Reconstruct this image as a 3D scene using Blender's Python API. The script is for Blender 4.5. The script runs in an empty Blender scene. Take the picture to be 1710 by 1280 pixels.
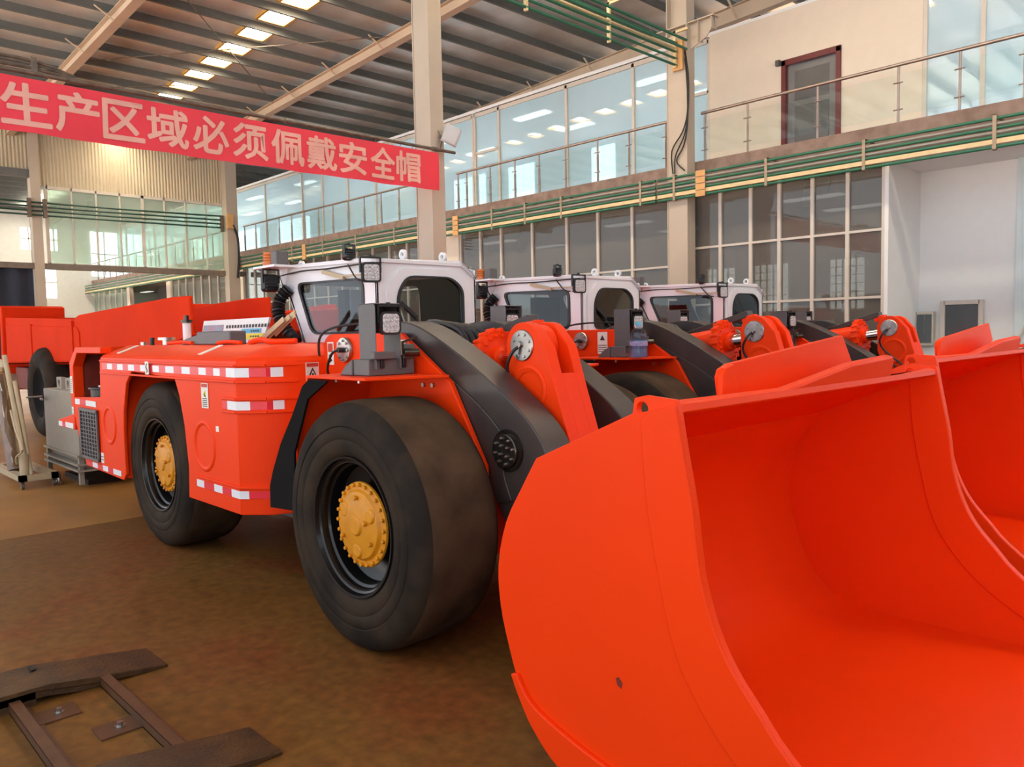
import bpy, bmesh, math, random
from mathutils import Vector, Matrix
random.seed(7)
SC = bpy.context.scene
COL = SC.collection

# ------------------------------------------------------------------ camera
F_PX, YAW, PITCH, ROLL, EYE = 1309.96, math.radians(44.009), math.radians(-3.7008), math.radians(-1.13657), 1.78
fw = Vector((-math.cos(YAW)*math.cos(PITCH), math.sin(YAW)*math.cos(PITCH), math.sin(PITCH)))
rt = fw.cross(Vector((0, 0, 1))).normalized()
up = rt.cross(fw)
r2 = rt*math.cos(ROLL) + up*math.sin(ROLL)
u2 = up*math.cos(ROLL) - rt*math.sin(ROLL)
cam_d = bpy.data.cameras.new('camera')
cam_d.sensor_fit = 'HORIZONTAL'; cam_d.sensor_width = 36.0
cam_d.lens = F_PX/1710.0*36.0
cam_d.clip_start = 0.05; cam_d.clip_end = 300
cam = bpy.data.objects.new('camera', cam_d); COL.objects.link(cam)
M = Matrix.Identity(4)
for i in range(3):
    M[i][0], M[i][1], M[i][2] = r2[i], u2[i], -fw[i]
M[0][3], M[1][3], M[2][3] = 0, 0, EYE
cam.matrix_world = M
SC.camera = cam

# ------------------------------------------------------------------ sky, light, exposure
w = bpy.data.worlds.new('sky'); SC.world = w; w.use_nodes = True
nt = w.node_tree
bg = nt.nodes['Background']
bg.inputs[0].default_value = (0.90, 0.965, 1.06, 1)
bg.inputs[1].default_value = 1.15
sun_d = bpy.data.lights.new('sun', 'SUN'); sun_d.energy = 25.0; sun_d.angle = math.radians(0.6); sun_d.color = (1.0, 0.97, 0.93)
sun = bpy.data.objects.new('sun', sun_d); COL.objects.link(sun)          # added to light only the unseen yard, whose bounce brightens the roof
sun.rotation_euler = Vector((0.06, -math.cos(math.radians(52)), -math.sin(math.radians(52)))).to_track_quat('-Z', 'Y').to_euler()
SC.view_settings.view_transform = 'Standard'
SC.view_settings.look = 'None'
SC.view_settings.gamma = 1.0
SC.view_settings.use_curve_mapping = False
SC.view_settings.exposure = 0.45
SC.cycles.transparent_max_bounces = 32

# ------------------------------------------------------------------ materials
def _new(name):
    m = bpy.data.materials.new(name); m.use_nodes = True
    return m, m.node_tree, m.node_tree.nodes['Principled BSDF']

def paint(name, c, rough=0.4, metal=0.0, coat=0.0, var=0.06, scale=6.0, bump=0.0, bscale=40.0, spec=0.5, c2=None, lo=0.35, hi=0.65):
    """principled surface with a procedural noise that varies its colour a little"""
    m, t, b = _new(name)
    b.inputs['Roughness'].default_value = rough
    b.inputs['Metallic'].default_value = metal
    b.inputs['Coat Weight'].default_value = coat
    b.inputs['Coat Roughness'].default_value = 0.12
    b.inputs['Specular IOR Level'].default_value = spec
    tc = t.nodes.new('ShaderNodeTexCoord')
    n = t.nodes.new('ShaderNodeTexNoise'); n.inputs['Scale'].default_value = scale; n.inputs['Detail'].default_value = 6
    t.links.new(tc.outputs['Object'], n.inputs['Vector'])
    r = t.nodes.new('ShaderNodeValToRGB')
    r.color_ramp.elements[0].position = lo; r.color_ramp.elements[1].position = hi
    d = c2 if c2 else tuple(x*(1-var) for x in c)
    r.color_ramp.elements[0].color = (*d, 1); r.color_ramp.elements[1].color = (*c, 1)
    t.links.new(n.outputs['Fac'], r.inputs['Fac'])
    t.links.new(r.outputs['Color'], b.inputs['Base Color'])
    if bump:
        n2 = t.nodes.new('ShaderNodeTexNoise'); n2.inputs['Scale'].default_value = bscale; n2.inputs['Detail'].default_value = 5
        t.links.new(tc.outputs['Object'], n2.inputs['Vector'])
        bp = t.nodes.new('ShaderNodeBump'); bp.inputs['Strength'].default_value = bump; bp.inputs['Distance'].default_value = 0.02
        t.links.new(n2.outputs['Fac'], bp.inputs['Height'])
        t.links.new(bp.outputs['Normal'], b.inputs['Normal'])
    return m

def glass(name, tint, ior=1.5, rough=0.02, refl=(1, 1, 1), film=None, fk=0.5):
    m, t, b = _new(name)
    t.nodes.remove(b)
    o = t.nodes['Material Output']
    tr = t.nodes.new('ShaderNodeBsdfTransparent'); tr.inputs[0].default_value = (*tint, 1)
    gl = t.nodes.new('ShaderNodeBsdfGlossy'); gl.inputs['Roughness'].default_value = rough; gl.inputs['Color'].default_value = (*refl, 1)
    fr = t.nodes.new('ShaderNodeFresnel'); fr.inputs['IOR'].default_value = ior
    mx = t.nodes.new('ShaderNodeMixShader')
    ge = t.nodes.new('ShaderNodeNewGeometry'); im = t.nodes.new('ShaderNodeMapRange')   # same reflectance on both faces of a pane
    im.inputs[3].default_value = ior; im.inputs[4].default_value = 1.0/ior
    t.links.new(ge.outputs['Backfacing'], im.inputs[0]); t.links.new(im.outputs[0], fr.inputs['IOR'])
    src = tr.outputs[0]
    if film:      # a pale film on the pane: part of the light is scattered
        df = t.nodes.new('ShaderNodeBsdfDiffuse'); df.inputs[0].default_value = (*film, 1)
        tl_ = t.nodes.new('ShaderNodeBsdfTranslucent'); tl_.inputs[0].default_value = (*film, 1)
        m1 = t.nodes.new('ShaderNodeMixShader'); m1.inputs[0].default_value = 0.35
        t.links.new(df.outputs[0], m1.inputs[1]); t.links.new(tl_.outputs[0], m1.inputs[2])
        m2 = t.nodes.new('ShaderNodeMixShader'); m2.inputs[0].default_value = fk
        tc = t.nodes.new('ShaderNodeTexCoord'); nz = t.nodes.new('ShaderNodeTexNoise'); nz.inputs['Scale'].default_value = 0.6
        mr = t.nodes.new('ShaderNodeMapRange'); mr.inputs[3].default_value = fk-0.12; mr.inputs[4].default_value = fk+0.12
        t.links.new(tc.outputs['Object'], nz.inputs['Vector']); t.links.new(nz.outputs['Fac'], mr.inputs[0]); t.links.new(mr.outputs[0], m2.inputs[0])
        t.links.new(tr.outputs[0], m2.inputs[1]); t.links.new(m1.outputs[0], m2.inputs[2]); src = m2.outputs[0]
    t.links.new(fr.outputs[0], mx.inputs[0]); t.links.new(src, mx.inputs[1]); t.links.new(gl.outputs[0], mx.inputs[2])
    t.links.new(mx.outputs[0], o.inputs['Surface'])
    return m

def lamp(name, c, s):
    m, t, b = _new(name)
    b.inputs['Base Color'].default_value = (*c, 1)
    b.inputs['Emission Color'].default_value = (*c, 1)
    b.inputs['Emission Strength'].default_value = s
    return m

ORANGE = paint('orange_paint', (0.90, 0.048, 0.003), 0.42, coat=0.03, spec=0.12, var=0.05, scale=1.6, bump=0.03, bscale=9)
TRUCK = paint('truck_orange', (0.74, 0.040, 0.008), 0.6, spec=0.02, var=0.1, scale=1.2)
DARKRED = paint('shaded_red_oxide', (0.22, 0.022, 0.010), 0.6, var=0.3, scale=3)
RUBBER = paint('tyre_rubber', (0.016, 0.0115, 0.0085), 0.75, spec=0.15, var=0.35, scale=3.2, bump=0.12, bscale=22, c2=(0.040, 0.025, 0.015), lo=0.40, hi=0.62)
TREAD = paint('toplit_dusty_tread', (0.075, 0.046, 0.026), 0.8, spec=0.1, var=0.35, scale=4, bump=0.1, bscale=22, c2=(0.034, 0.021, 0.013), lo=0.30, hi=0.62)  # dust brown that also paints in the light falling on the tyre crown
FLAP = paint('rubber_sheet', (0.008, 0.007, 0.007), 0.8, spec=0.1, var=0.2)
BLACK = paint('black_plastic', (0.012, 0.012, 0.013), 0.4, var=0.2)
GLOSSBLACK = paint('black_rim_paint', (0.006, 0.005, 0.005), 0.24, coat=0.15, spec=0.35, var=0.2)
YELLOW = paint('hub_yellow', (0.72, 0.275, 0.006), 0.42, var=0.15, scale=9, bump=0.05)
BOOM = paint('boom_dark_grey', (0.040, 0.031, 0.032), 0.36, var=0.2, scale=5, c2=(0.056, 0.041, 0.033))
GREYBOX = paint('grey_steel_paint', (0.115, 0.105, 0.105), 0.45, var=0.1, scale=8)
STEEL = paint('bare_steel', (0.50, 0.49, 0.47), 0.30, metal=1.0, var=0.25, scale=14)
CHROME = paint('chrome_rod', (0.75, 0.75, 0.76), 0.08, metal=1.0, var=0.03)
OILED = paint('oiled_steel', (0.09, 0.075, 0.06), 0.22, metal=0.8, var=0.4, scale=14)
CABWHITE = paint('cab_white_paint', (0.79, 0.79, 0.82), 0.35, coat=0.2, var=0.03, scale=2)
CABDARK = paint('cab_lining', (0.020, 0.018, 0.020), 0.7, var=0.3)
CABGLASS = glass('cab_glass', (0.70, 0.76, 0.78), 1.4)
TAPEW = paint('tape_white', (0.80, 0.80, 0.83), 0.35, var=0.03)
TAPER = paint('tape_red', (0.80, 0.008, 0.03), 0.3, var=0.06, scale=30)
STICK = paint('sticker_white', (0.80, 0.76, 0.68), 0.5, var=0.05)
INK = paint('ink_black', (0.02, 0.02, 0.02), 0.6)
INKRED = paint('ink_red', (0.55, 0.05, 0.03), 0.5)
INKYEL = paint('ink_yellow', (0.80, 0.60, 0.03), 0.5)
AMBER = paint('amber_lens', (0.62, 0.13, 0.004), 0.2, coat=0.4, var=0.1)
LENS = paint('lamp_lens', (0.78, 0.76, 0.76), 0.15, var=0.6, scale=120, bump=0.3, bscale=90)
COLUMN = paint('column_cream', (0.53, 0.455, 0.365), 0.55, var=0.06, scale=2.5)
RAFTER = paint('rafter_beige', (0.60, 0.46, 0.34), 0.6, var=0.12, scale=1.2)
PURLIN = paint('purlin_grey', (0.15, 0.16, 0.155), 0.6, var=0.1)
DECK = paint('roof_liner', (0.90, 0.92, 0.93), 0.36, metal=0.45, var=0.35, scale=1.3, bump=0.2, bscale=2.5, c2=(0.72, 0.72, 0.70))
SKYL = lamp('skylight_panel', (1.0, 0.89, 0.70), 24.0)
SKYFRAME = paint('skylight_frame', (0.70, 0.42, 0.10), 0.5)
CLAD = paint('cladding_beige', (0.60, 0.52, 0.37), 0.5, var=0.05, scale=1.0)
WALLW = paint('white_plaster', (0.84, 0.86, 0.865), 0.7, var=0.02)
WALLB = paint('cream_plaster', (0.78, 0.69, 0.575), 0.7, var=0.03)
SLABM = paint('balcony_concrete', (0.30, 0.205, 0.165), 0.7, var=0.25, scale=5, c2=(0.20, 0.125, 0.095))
GREENP = paint('green_pipe', (0.025, 0.16, 0.09), 0.4, var=0.1)
GREYP = paint('grey_pipe', (0.34, 0.32, 0.29), 0.4, var=0.1)
CREAMP = paint('cream_channel', (0.75, 0.60, 0.33), 0.5, var=0.1)
TAGM = paint('orange_tag', (0.75, 0.42, 0.16), 0.6, var=0.15)
ALU = paint('window_frame_alu', (0.66, 0.60, 0.53), 0.4, var=0.04)
RAILM = paint('stainless_rail', (0.42, 0.34, 0.29), 0.28, metal=0.7, var=0.2)
GLASSUP = glass('office_glass', (0.86, 0.97, 0.98), 1.6, 0.015, (0.95, 1, 1), (0.66, 0.77, 0.83), 0.6)
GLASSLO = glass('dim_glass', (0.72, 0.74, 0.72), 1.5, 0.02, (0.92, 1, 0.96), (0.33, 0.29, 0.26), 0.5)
GLASSRAIL = glass('rail_glass', (0.95, 0.98, 0.97), 1.25)
GLASSLEFT = glass('partition_glass', (0.80, 0.92, 0.84), 1.4, 0.02, (1, 1, 1), (0.66, 0.72, 0.66), 0.32)
OFFICEB = paint('office_pale_blue', (0.62, 0.80, 0.87), 0.8, var=0.02)
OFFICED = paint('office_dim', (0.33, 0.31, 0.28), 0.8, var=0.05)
BAYWALL = paint('bay_white', (0.80, 0.79, 0.74), 0.7, var=0.04)
OFFICEW = paint('office_white', (0.85, 0.87, 0.88), 0.8, var=0.02)
DAYPANE = lamp('daylit_window', (0.95, 0.98, 1.0), 3.2)
DAYDIM = lamp('dim_daylit_window', (0.95, 0.97, 0.92), 0.75)
FILLUP = lamp('room_fill_lamp', (1.0, 0.97, 0.92), 3.5)  # added fill panels that brighten the upper rooms
FILLLO = lamp('dim_room_fill_lamp', (1.0, 0.96, 0.9), 0.6)  # weaker added fill for the lower rooms
DOORRED = paint('door_frame_maroon', (0.15, 0.018, 0.02), 0.4, var=0.1)
DOORGREY = paint('door_grey', (0.18, 0.175, 0.18), 0.3, var=0.1)
BANNER = paint('banner_red', (0.86, 0.045, 0.075), 0.6, var=0.1, scale=1.5)
BLET = paint('banner_lettering', (0.86, 0.46, 0.38), 0.6, var=0.12, scale=4)
POLE = paint('rusty_pole', (0.20, 0.155, 0.12), 0.5, metal=0.3, var=0.4, scale=9)
CURTAIN = paint('navy_curtain', (0.022, 0.030, 0.055), 0.7, var=0.2, scale=2)
RAMP = paint('ramp_steel', (0.105, 0.054, 0.018), 0.5, metal=0.25, var=0.5, scale=7, bump=0.3, bscale=60, c2=(0.045, 0.026, 0.014))
RAMPBAR = paint('ramp_bar_rust', (0.115, 0.048, 0.020), 0.5, var=0.3, scale=10)
CABINET = paint('cabinet_grey', (0.33, 0.29, 0.235), 0.5, var=0.08)
FILM = glass('plastic_film', (0.62, 0.50, 0.36), 1.35, 0.25, (0.8, 0.7, 0.55))
POLEC = paint('cream_pole', (0.50, 0.40, 0.25), 0.5, var=0.1)
PIPEW = paint('wrapped_pipe', (0.30, 0.22, 0.19), 0.5, var=0.3)
SIGNW = paint('sign_white', (0.76, 0.77, 0.76), 0.5, var=0.04)
SIGNB = paint('sign_blue', (0.09, 0.40, 0.62), 0.5, var=0.1)
SIGNY = paint('sign_yellow', (0.80, 0.66, 0.03), 0.5, var=0.05)
WOOD = paint('wood_strip', (0.62, 0.46, 0.26), 0.6, var=0.2, scale=14)
PET = glass('clear_bottle', (0.82, 0.88, 0.98), 1.5, 0.03, (0.9, 0.93, 1))
WATERM = glass('bottle_water', (0.80, 0.87, 0.98), 1.33, 0.02, (1, 1, 1), (0.50, 0.60, 0.85), 0.2)
CAPBLUE = paint('cap_blue', (0.10, 0.52, 0.72), 0.4)
LABELP = paint('bottle_label', (0.45, 0.38, 0.62), 0.4, var=0.3, scale=30)
ICEBLUE = paint('pale_blue_panel', (0.66, 0.79, 0.82), 0.4, var=0.03)
DOORBLUE = paint('dark_window_pane', (0.10, 0.125, 0.14), 0.12, coat=0.5, var=0.2, scale=2)

def floor_material():
    m, t, b = _new('workshop_floor')
    tc = t.nodes.new('ShaderNodeTexCoord')
    n1 = t.nodes.new('ShaderNodeTexNoise'); n1.inputs['Scale'].default_value = 0.75; n1.inputs['Detail'].default_value = 8; n1.inputs['Roughness'].default_value = 0.62
    n2 = t.nodes.new('ShaderNodeTexNoise'); n2.inputs['Scale'].default_value = 14; n2.inputs['Detail'].default_value = 8
    for n in (n1, n2): t.links.new(tc.outputs['Object'], n.inputs['Vector'])
    r1 = t.nodes.new('ShaderNodeValToRGB')
    e = r1.color_ramp.elements
    e[0].position = 0.34; e[0].color = (0.160, 0.068, 0.012, 1)
    e[1].position = 0.66; e[1].color = (0.205, 0.060, 0.013, 1)
    e.new(0.5).color = (0.195, 0.088, 0.018, 1)
    t.links.new(n1.outputs['Fac'], r1.inputs['Fac'])
    r2_ = t.nodes.new('ShaderNodeValToRGB')
    r2_.color_ramp.elements[0].position = 0.3; r2_.color_ramp.elements[0].color = (0.62, 0.62, 0.62, 1)
    r2_.color_ramp.elements[1].position = 0.7; r2_.color_ramp.elements[1].color = (1.1, 1.1, 1.1, 1)
    t.links.new(n2.outputs['Fac'], r2_.inputs['Fac'])
    mu = t.nodes.new('ShaderNodeMix'); mu.data_type = 'RGBA'; mu.blend_type = 'MULTIPLY'; mu.inputs[0].default_value = 1
    t.links.new(r1.outputs['Color'], mu.inputs[6]); t.links.new(r2_.outputs['Color'], mu.inputs[7])
    vo = t.nodes.new('ShaderNodeTexVoronoi'); vo.inputs['Scale'].default_value = 1.7
    t.links.new(tc.outputs['Object'], vo.inputs['Vector'])
    lt = t.nodes.new('ShaderNodeMath'); lt.operation = 'LESS_THAN'; lt.inputs[1].default_value = 0.022
    t.links.new(vo.outputs['Distance'], lt.inputs[0])
    fk_ = t.nodes.new('ShaderNodeMix'); fk_.data_type = 'RGBA'; fk_.inputs[7].default_value = (0.55, 0.42, 0.28, 1)
    t.links.new(lt.outputs[0], fk_.inputs[0]); t.links.new(mu.outputs[2], fk_.inputs[6])
    t.links.new(fk_.outputs[2], b.inputs['Base Color'])
    rr = t.nodes.new('ShaderNodeMapRange'); rr.inputs[3].default_value = 0.32; rr.inputs[4].default_value = 0.62
    t.links.new(n1.outputs['Fac'], rr.inputs[0]); t.links.new(rr.outputs[0], b.inputs['Roughness'])
    b.inputs['Specular IOR Level'].default_value = 0.35
    bp = t.nodes.new('ShaderNodeBump'); bp.inputs['Strength'].default_value = 0.15; bp.inputs['Distance'].default_value = 0.01
    t.links.new(n2.outputs['Fac'], bp.inputs['Height']); t.links.new(bp.outputs['Normal'], b.inputs['Normal'])
    return m
FLOOR = floor_material()
FLOOR2 = paint('yellowed_floor', (0.40, 0.185, 0.040), 0.42, var=0.3, scale=1.1, bump=0.05)

# ------------------------------------------------------------------ mesh helpers
class MB:
    """collects shapes and links them as ONE mesh object"""
    def __init__(s):
        s.bm = bmesh.new(); s.mi = 0
    def f(s, vs):
        try:
            fa = s.bm.faces.new(vs); fa.material_index = s.mi; return fa
        except ValueError:
            return None
    def v(s, *c): return s.bm.verts.new(c)
    @staticmethod
    def _p(axis, a, b, t):
        return (a, t, b) if axis == 'y' else (t, a, b) if axis == 'x' else (a, b, t)
    def prism(s, pts, axis, t0, t1):
        A = [s.v(*s._p(axis, a, b, t0)) for a, b in pts]
        B = [s.v(*s._p(axis, a, b, t1)) for a, b in pts]
        s.f(A); s.f(B[::-1])
        n = len(pts)
        for i in range(n): s.f([A[i], A[(i+1) % n], B[(i+1) % n], B[i]])
        return s
    def plate(s, outer, holes, axis, t0, t1):
        """flat plate with holes"""
        for t in (t0, t1):
            es = []
            for loop in [outer]+holes:
                vs = [s.v(*s._p(axis, a, b, t)) for a, b in loop]
                for i in range(len(vs)): es.append(s.bm.edges.new((vs[i], vs[(i+1) % len(vs)])))
            r = bmesh.ops.triangle_fill(s.bm, use_beauty=True, use_dissolve=False, edges=es)
            for g in r['geom']:
                if isinstance(g, bmesh.types.BMFace): g.material_index = s.mi
            if t == t0: e0 = es
        for a, b in zip(e0, es):
            s.f([a.verts[0], a.verts[1], b.verts[1], b.verts[0]])
        return s
    def box(s, x0, x1, y0, y1, z0, z1):
        return s.prism([(x0, y0), (x1, y0), (x1, y1), (x0, y1)], 'z', z0, z1)
    def obox(s, p, q, wdt, hgt, upv=(0, 0, 1)):
        """bar from p to q, width across and height along upv"""
        p, q = Vector(p), Vector(q); d = (q-p).normalized(); u = Vector(upv)
        sd = d.cross(u)
        if sd.length < 1e-5: sd = d.cross(Vector((1, 0, 0)))
        sd.normalize(); u = sd.cross(d).normalized()
        c = []
        for e in (p, q):
            c.append([s.v(*(e+sd*a*wdt/2+u*b*hgt/2)) for a, b in ((-1, -1), (1, -1), (1, 1), (-1, 1))])
        s.f(c[0][::-1]); s.f(c[1])
        for i in range(4): s.f([c[0][i], c[0][(i+1) % 4], c[1][(i+1) % 4], c[1][i]])
        return s
    def cyl(s, p, q, r0, r1=None, n=20, caps=True):
        p, q = Vector(p), Vector(q); d = (q-p).normalized()
        a = d.orthogonal().normalized(); b = d.cross(a)
        r1 = r0 if r1 is None else r1
        A = [s.v(*(p+(a*math.cos(k*2*math.pi/n)+b*math.sin(k*2*math.pi/n))*r0)) for k in range(n)]
        B = [s.v(*(q+(a*math.cos(k*2*math.pi/n)+b*math.sin(k*2*math.pi/n))*r1)) for k in range(n)]
        if caps: s.f(A[::-1]); s.f(B)
        for i in range(n): s.f([A[i], A[(i+1) % n], B[(i+1) % n], B[i]])
        return s
    def tube(s, pts, r, n=8, smooth=4):
        P = spline([Vector(p) for p in pts], smooth) if smooth > 1 else [Vector(p) for p in pts]
        prev = None; rings = []
        for i, p in enumerate(P):
            d = (P[min(i+1, len(P)-1)]-P[max(i-1, 0)]).normalized()
            a = d.orthogonal().normalized() if prev is None else (prev - d*prev.dot(d)).normalized()
            prev = a; b = d.cross(a)
            rr = r(i/(len(P)-1)) if callable(r) else r
            rings.append([s.v(*(p+(a*math.cos(k*2*math.pi/n)+b*math.sin(k*2*math.pi/n))*rr)) for k in range(n)])
        for A, B in zip(rings, rings[1:]):
            for i in range(n): s.f([A[i], A[(i+1) % n], B[(i+1) % n], B[i]])
        s.f(rings[0][::-1]); s.f(rings[-1])
        return s
    def lathe(s, prof, c, axis=(0, 1, 0), n=48, close=False):
        """prof: (radius, distance along axis)"""
        c = Vector(c); d = Vector(axis).normalized()
        a = Vector((0, 0, 1)) if abs(d.z) < 0.9 else Vector((1, 0, 0))
        a = (a-d*a.dot(d)).normalized(); b = d.cross(a)
        rings = []
        for r, t in prof:
            if r < 1e-6: rings.append([s.v(*(c+d*t))])
            else: rings.append([s.v(*(c+d*t+(a*math.cos(k*2*math.pi/n)+b*math.sin(k*2*math.pi/n))*r)) for k in range(n)])
        if close: rings.append(rings[0])
        for A, B in zip(rings, rings[1:]):
            if len(A) == len(B) == 1: continue
            for i in range(n):
                j = (i+1) % n
                if len(A) == 1: s.f([A[0], B[j], B[i]])
                elif len(B) == 1: s.f([A[i], A[j], B[0]])
                else: s.f([A[i], A[j], B[j], B[i]])
        return s
    def sheet(s, rows):
        """grid surface from rows of points"""
        R = [[s.v(*p) for p in row] for row in rows]
        for A, B in zip(R, R[1:]):
            for i in range(len(A)-1): s.f([A[i], A[i+1], B[i+1], B[i]])
        return s
    def build(s, name, mats, parent=None, org=(0, 0, 0), bevel=0.0, seg=2, ang=35):
        o_ = Vector(org)
        bmesh.ops.recalc_face_normals(s.bm, faces=s.bm.faces)
        for v in s.bm.verts: v.co -= o_
        me = bpy.data.meshes.new(name); s.bm.to_mesh(me); s.bm.free()
        for m in (mats if isinstance(mats, (list, tuple)) else [mats]): me.materials.append(m)
        me.polygons.foreach_set('use_smooth', [True]*len(me.polygons))
        me.set_sharp_from_angle(angle=math.radians(ang))
        ob = bpy.data.objects.new(name, me); COL.objects.link(ob)
        if parent is not None: ob.parent = parent
        else: ob.location = o_
        if bevel:
            bv = ob.modifiers.new('bevel', 'BEVEL'); bv.width = bevel; bv.segments = seg; bv.limit_method = 'ANGLE'; bv.angle_limit = math.radians(40)
        return ob

def spline(P, k):
    out = []
    for i in range(len(P)-1):
        a, b, c, d = P[max(i-1, 0)], P[i], P[i+1], P[min(i+2, len(P)-1)]
        for j in range(k):
            t = j/k
            out.append(0.5*((2*b)+(c-a)*t+(2*a-5*b+4*c-d)*t*t+(3*b-a-3*c+d)*t**3))
    out.append(P[-1]); return out

def spl2(pts, k):
    return [(p.x, p.y) for p in spline([Vector((a, b, 0)) for a, b in pts], k)]

def rrect(a0, a1, b0, b1, r, n=5):
    out = []
    for ca, cb, s0 in ((a1-r, b1-r, 0), (a0+r, b1-r, 90), (a0+r, b0+r, 180), (a1-r, b0+r, 270)):
        for k in range(n+1):
            t = math.radians(s0+90*k/n); out.append((ca+r*math.cos(t), cb+r*math.sin(t)))
    return out

def rpoly(pts, r, n=4):
    """polygon with every corner rounded"""
    out = []; N = len(pts)
    for i in range(N):
        p = Vector((*pts[i], 0)); a = Vector((*pts[i-1], 0)); b = Vector((*pts[(i+1) % N], 0))
        rr = min(r, (a-p).length*0.45, (b-p).length*0.45)
        p0 = p+(a-p).normalized()*rr; p1 = p+(b-p).normalized()*rr
        for k in range(n+1):
            t = k/n; q = p0*(1-t)**2+p*2*t*(1-t)+p1*t*t
            out.append((q.x, q.y))
    return out

def circ(a, b, r, n=24): return [(a+r*math.cos(2*math.pi*k/n), b+r*math.sin(2*math.pi*k/n)) for k in range(n)]

def empty(name, loc):
    o = bpy.data.objects.new(name, None); COL.objects.link(o); o.location = loc
    o.empty_display_size = 0.2
    return o
def tag(o, label, cat, group=None, kind=None):
    o['label'] = label; o['category'] = cat
    if group: o['group'] = group
    if kind: o['kind'] = kind
    return o
def struct(o):
    o['kind'] = 'structure'; return o
def kids(o): return [c for c in COL.objects if c.parent == o]
def copy_tree(o, parent=None):
    c = o.copy(); COL.objects.link(c)
    if parent is not None: c.parent = parent
    for ch in kids(o): copy_tree(ch, c)
    return c
# ================================================================== the hall
SLX = -8.25
struct(MB().box(SLX, 8, -12, 40, -0.2, 0).build('floor', FLOOR))
struct(MB().box(-75, SLX-0.012, -12, 40, -0.2, 0).build('floor_rear', FLOOR2))
struct(MB().box(-75, 60, -70, -12.01, -0.2, -0.02).build('floor_yard_bounce', paint('bounce_concrete', (0.72, 0.69, 0.64), 0.8, var=0.1)))  # unseen yard added to bounce light up to the roof
struct(MB().box(8.0, 8.2, -3, 40, 0, 4.6).build('wall_light_block', CLAD))  # unseen wall added to cut the light from behind the camera

# roof: rafters along X, purlins along Y, one skylight strip
RS = 0.047
def roofz(x): return 8.75 + RS*(x+18.8)
mb = MB(); X0, X1, YR0, YR1 = -27.6, 8.0, -2.0, 30.0
SK0, SK1 = 8.45, 9.10
xs = [-27.6, -23.04]
def roofquad(mb, xa, xb, ya, yb, dz=0.0, th=0.06):
    mb.prism([(xa, roofz(xa)+dz), (xb, roofz(xb)+dz), (xb, roofz(xb)+dz+th), (xa, roofz(xa)+dz+th)], 'y', ya, yb)
roofquad(mb, X0, X1, YR0, SK0); roofquad(mb, X0, X1, SK1, YR1)
PX = [-22.0+1.04*k for k in range(-5, 29)]
sky_bays = [(a+0.17, a+1.04-0.17) for a in PX[:-1]]
prev = X0
for a, b in sky_bays:
    roofquad(mb, prev, a, SK0, SK1); prev = b
roofquad(mb, prev, X1, SK0, SK1)
ceil = struct(mb.build('ceiling', DECK))
for a in PX:
    z = roofz(a)
    m = MB(); m.prism([(a-0.035, z-0.20), (a+0.035, z-0.20), (a+0.035, z-0.19), (a-0.02, z-0.19), (a-0.02, z-0.01), (a-0.035, z-0.01)], 'y', YR0, YR1)
    struct(m.build('purlin', PURLIN, ceil))
for k, (a, b) in enumerate(sky_bays):
    m = MB(); roofquad(m, a, b, SK0, SK1, 0.03, 0.02)
    struct(m.build('skylight_panel', SKYL, ceil))
    fr = MB()
    for xa, xb, ya, yb in ((a-0.03, a+0.02, SK0-0.04, SK1+0.04), (b-0.02, b+0.03, SK0-0.04, SK1+0.04), (a, b, SK0-0.04, SK0+0.02), (a, b, SK1-0.02, SK1+0.04)):
        roofquad(fr, xa, xb, ya, yb, -0.05, 0.08)
    struct(fr.build('skylight_frame', SKYFRAME, ceil))
def rafter(y, dep=0.45, x0=-27.4, x1=7.9, mat=RAFTER):
    m = MB()
    for t0, t1, hw in ((0.20, 0.215, 0.10), (0.215, dep-0.015, 0.008), (dep-0.015, dep, 0.10)):
        m.prism([(x0, roofz(x0)-t1), (x1, roofz(x1)-t1), (x1, roofz(x1)-t0), (x0, roofz(x0)-t0)], 'y', y-hw, y+hw)
    for k in range(-4, 28, 2):
        xa = -22.0+1.04*k+0.15
        m.obox((xa, y, roofz(xa)-dep+0.03), (xa, y-0.42, roofz(xa)-0.17), 0.05, 0.012)
    struct(m.build('rafter', mat, ceil))
rafter(5.85); rafter(11.1); rafter(16.3, 0.55)
# thin sag and brace rods under the roof
for p, q in (((-20.9, 5.9, 0), (-15.3, 11.0, 0)), ((-15.3, 5.9, 0), (-20.9, 11.0, 0)), ((-22.9, 6.2, 0), (-20.9, 8.6, 0))):
    m = MB(); m.cyl((p[0], p[1], roofz(p[0])-0.24), (q[0], q[1], roofz(q[0])-0.24), 0.012, n=6)
    struct(m.build('brace_rod', POLE, ceil))

# the next bay beyond the partition
m = MB(); m.box(-58, -27.7, -3, 40, 8.55, 8.65); ceil2 = struct(m.build('ceiling_far', DECK))
for k in range(26):
    a = -28.6-1.1*k
    m = MB(); m.box(a-0.03, a+0.03, -3, 40, 8.33, 8.54); struct(m.build('purlin', PURLIN, ceil2))
for k in range(14):
    a = -29.2-1.1*k
    m = MB(); m.box(a-0.36, a+0.36, 9.7, 10.5, 8.52, 8.545); struct(m.build('skylight_panel', SKYL, ceil2))
m = MB(); m.plate([(-3, 0), (28, 0), (28, 8.6), (-3, 8.6)],
   [[(9.9, 6.4), (10.6, 6.4), (10.6, 7.5), (9.9, 7.5)], [(11.2, 6.4), (11.55, 6.4), (11.55, 7.5), (11.2, 7.5)], [(10.2, 4.0), (11.4, 4.0), (11.4, 5.6), (10.2, 5.6)], [(8.4, 1.0), (9.6, 1.0), (9.6, 3.4), (8.4, 3.4)]], 'x', -45.4, -45.2)
fw_ = struct(m.build('wall_far', BAYWALL))
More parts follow.
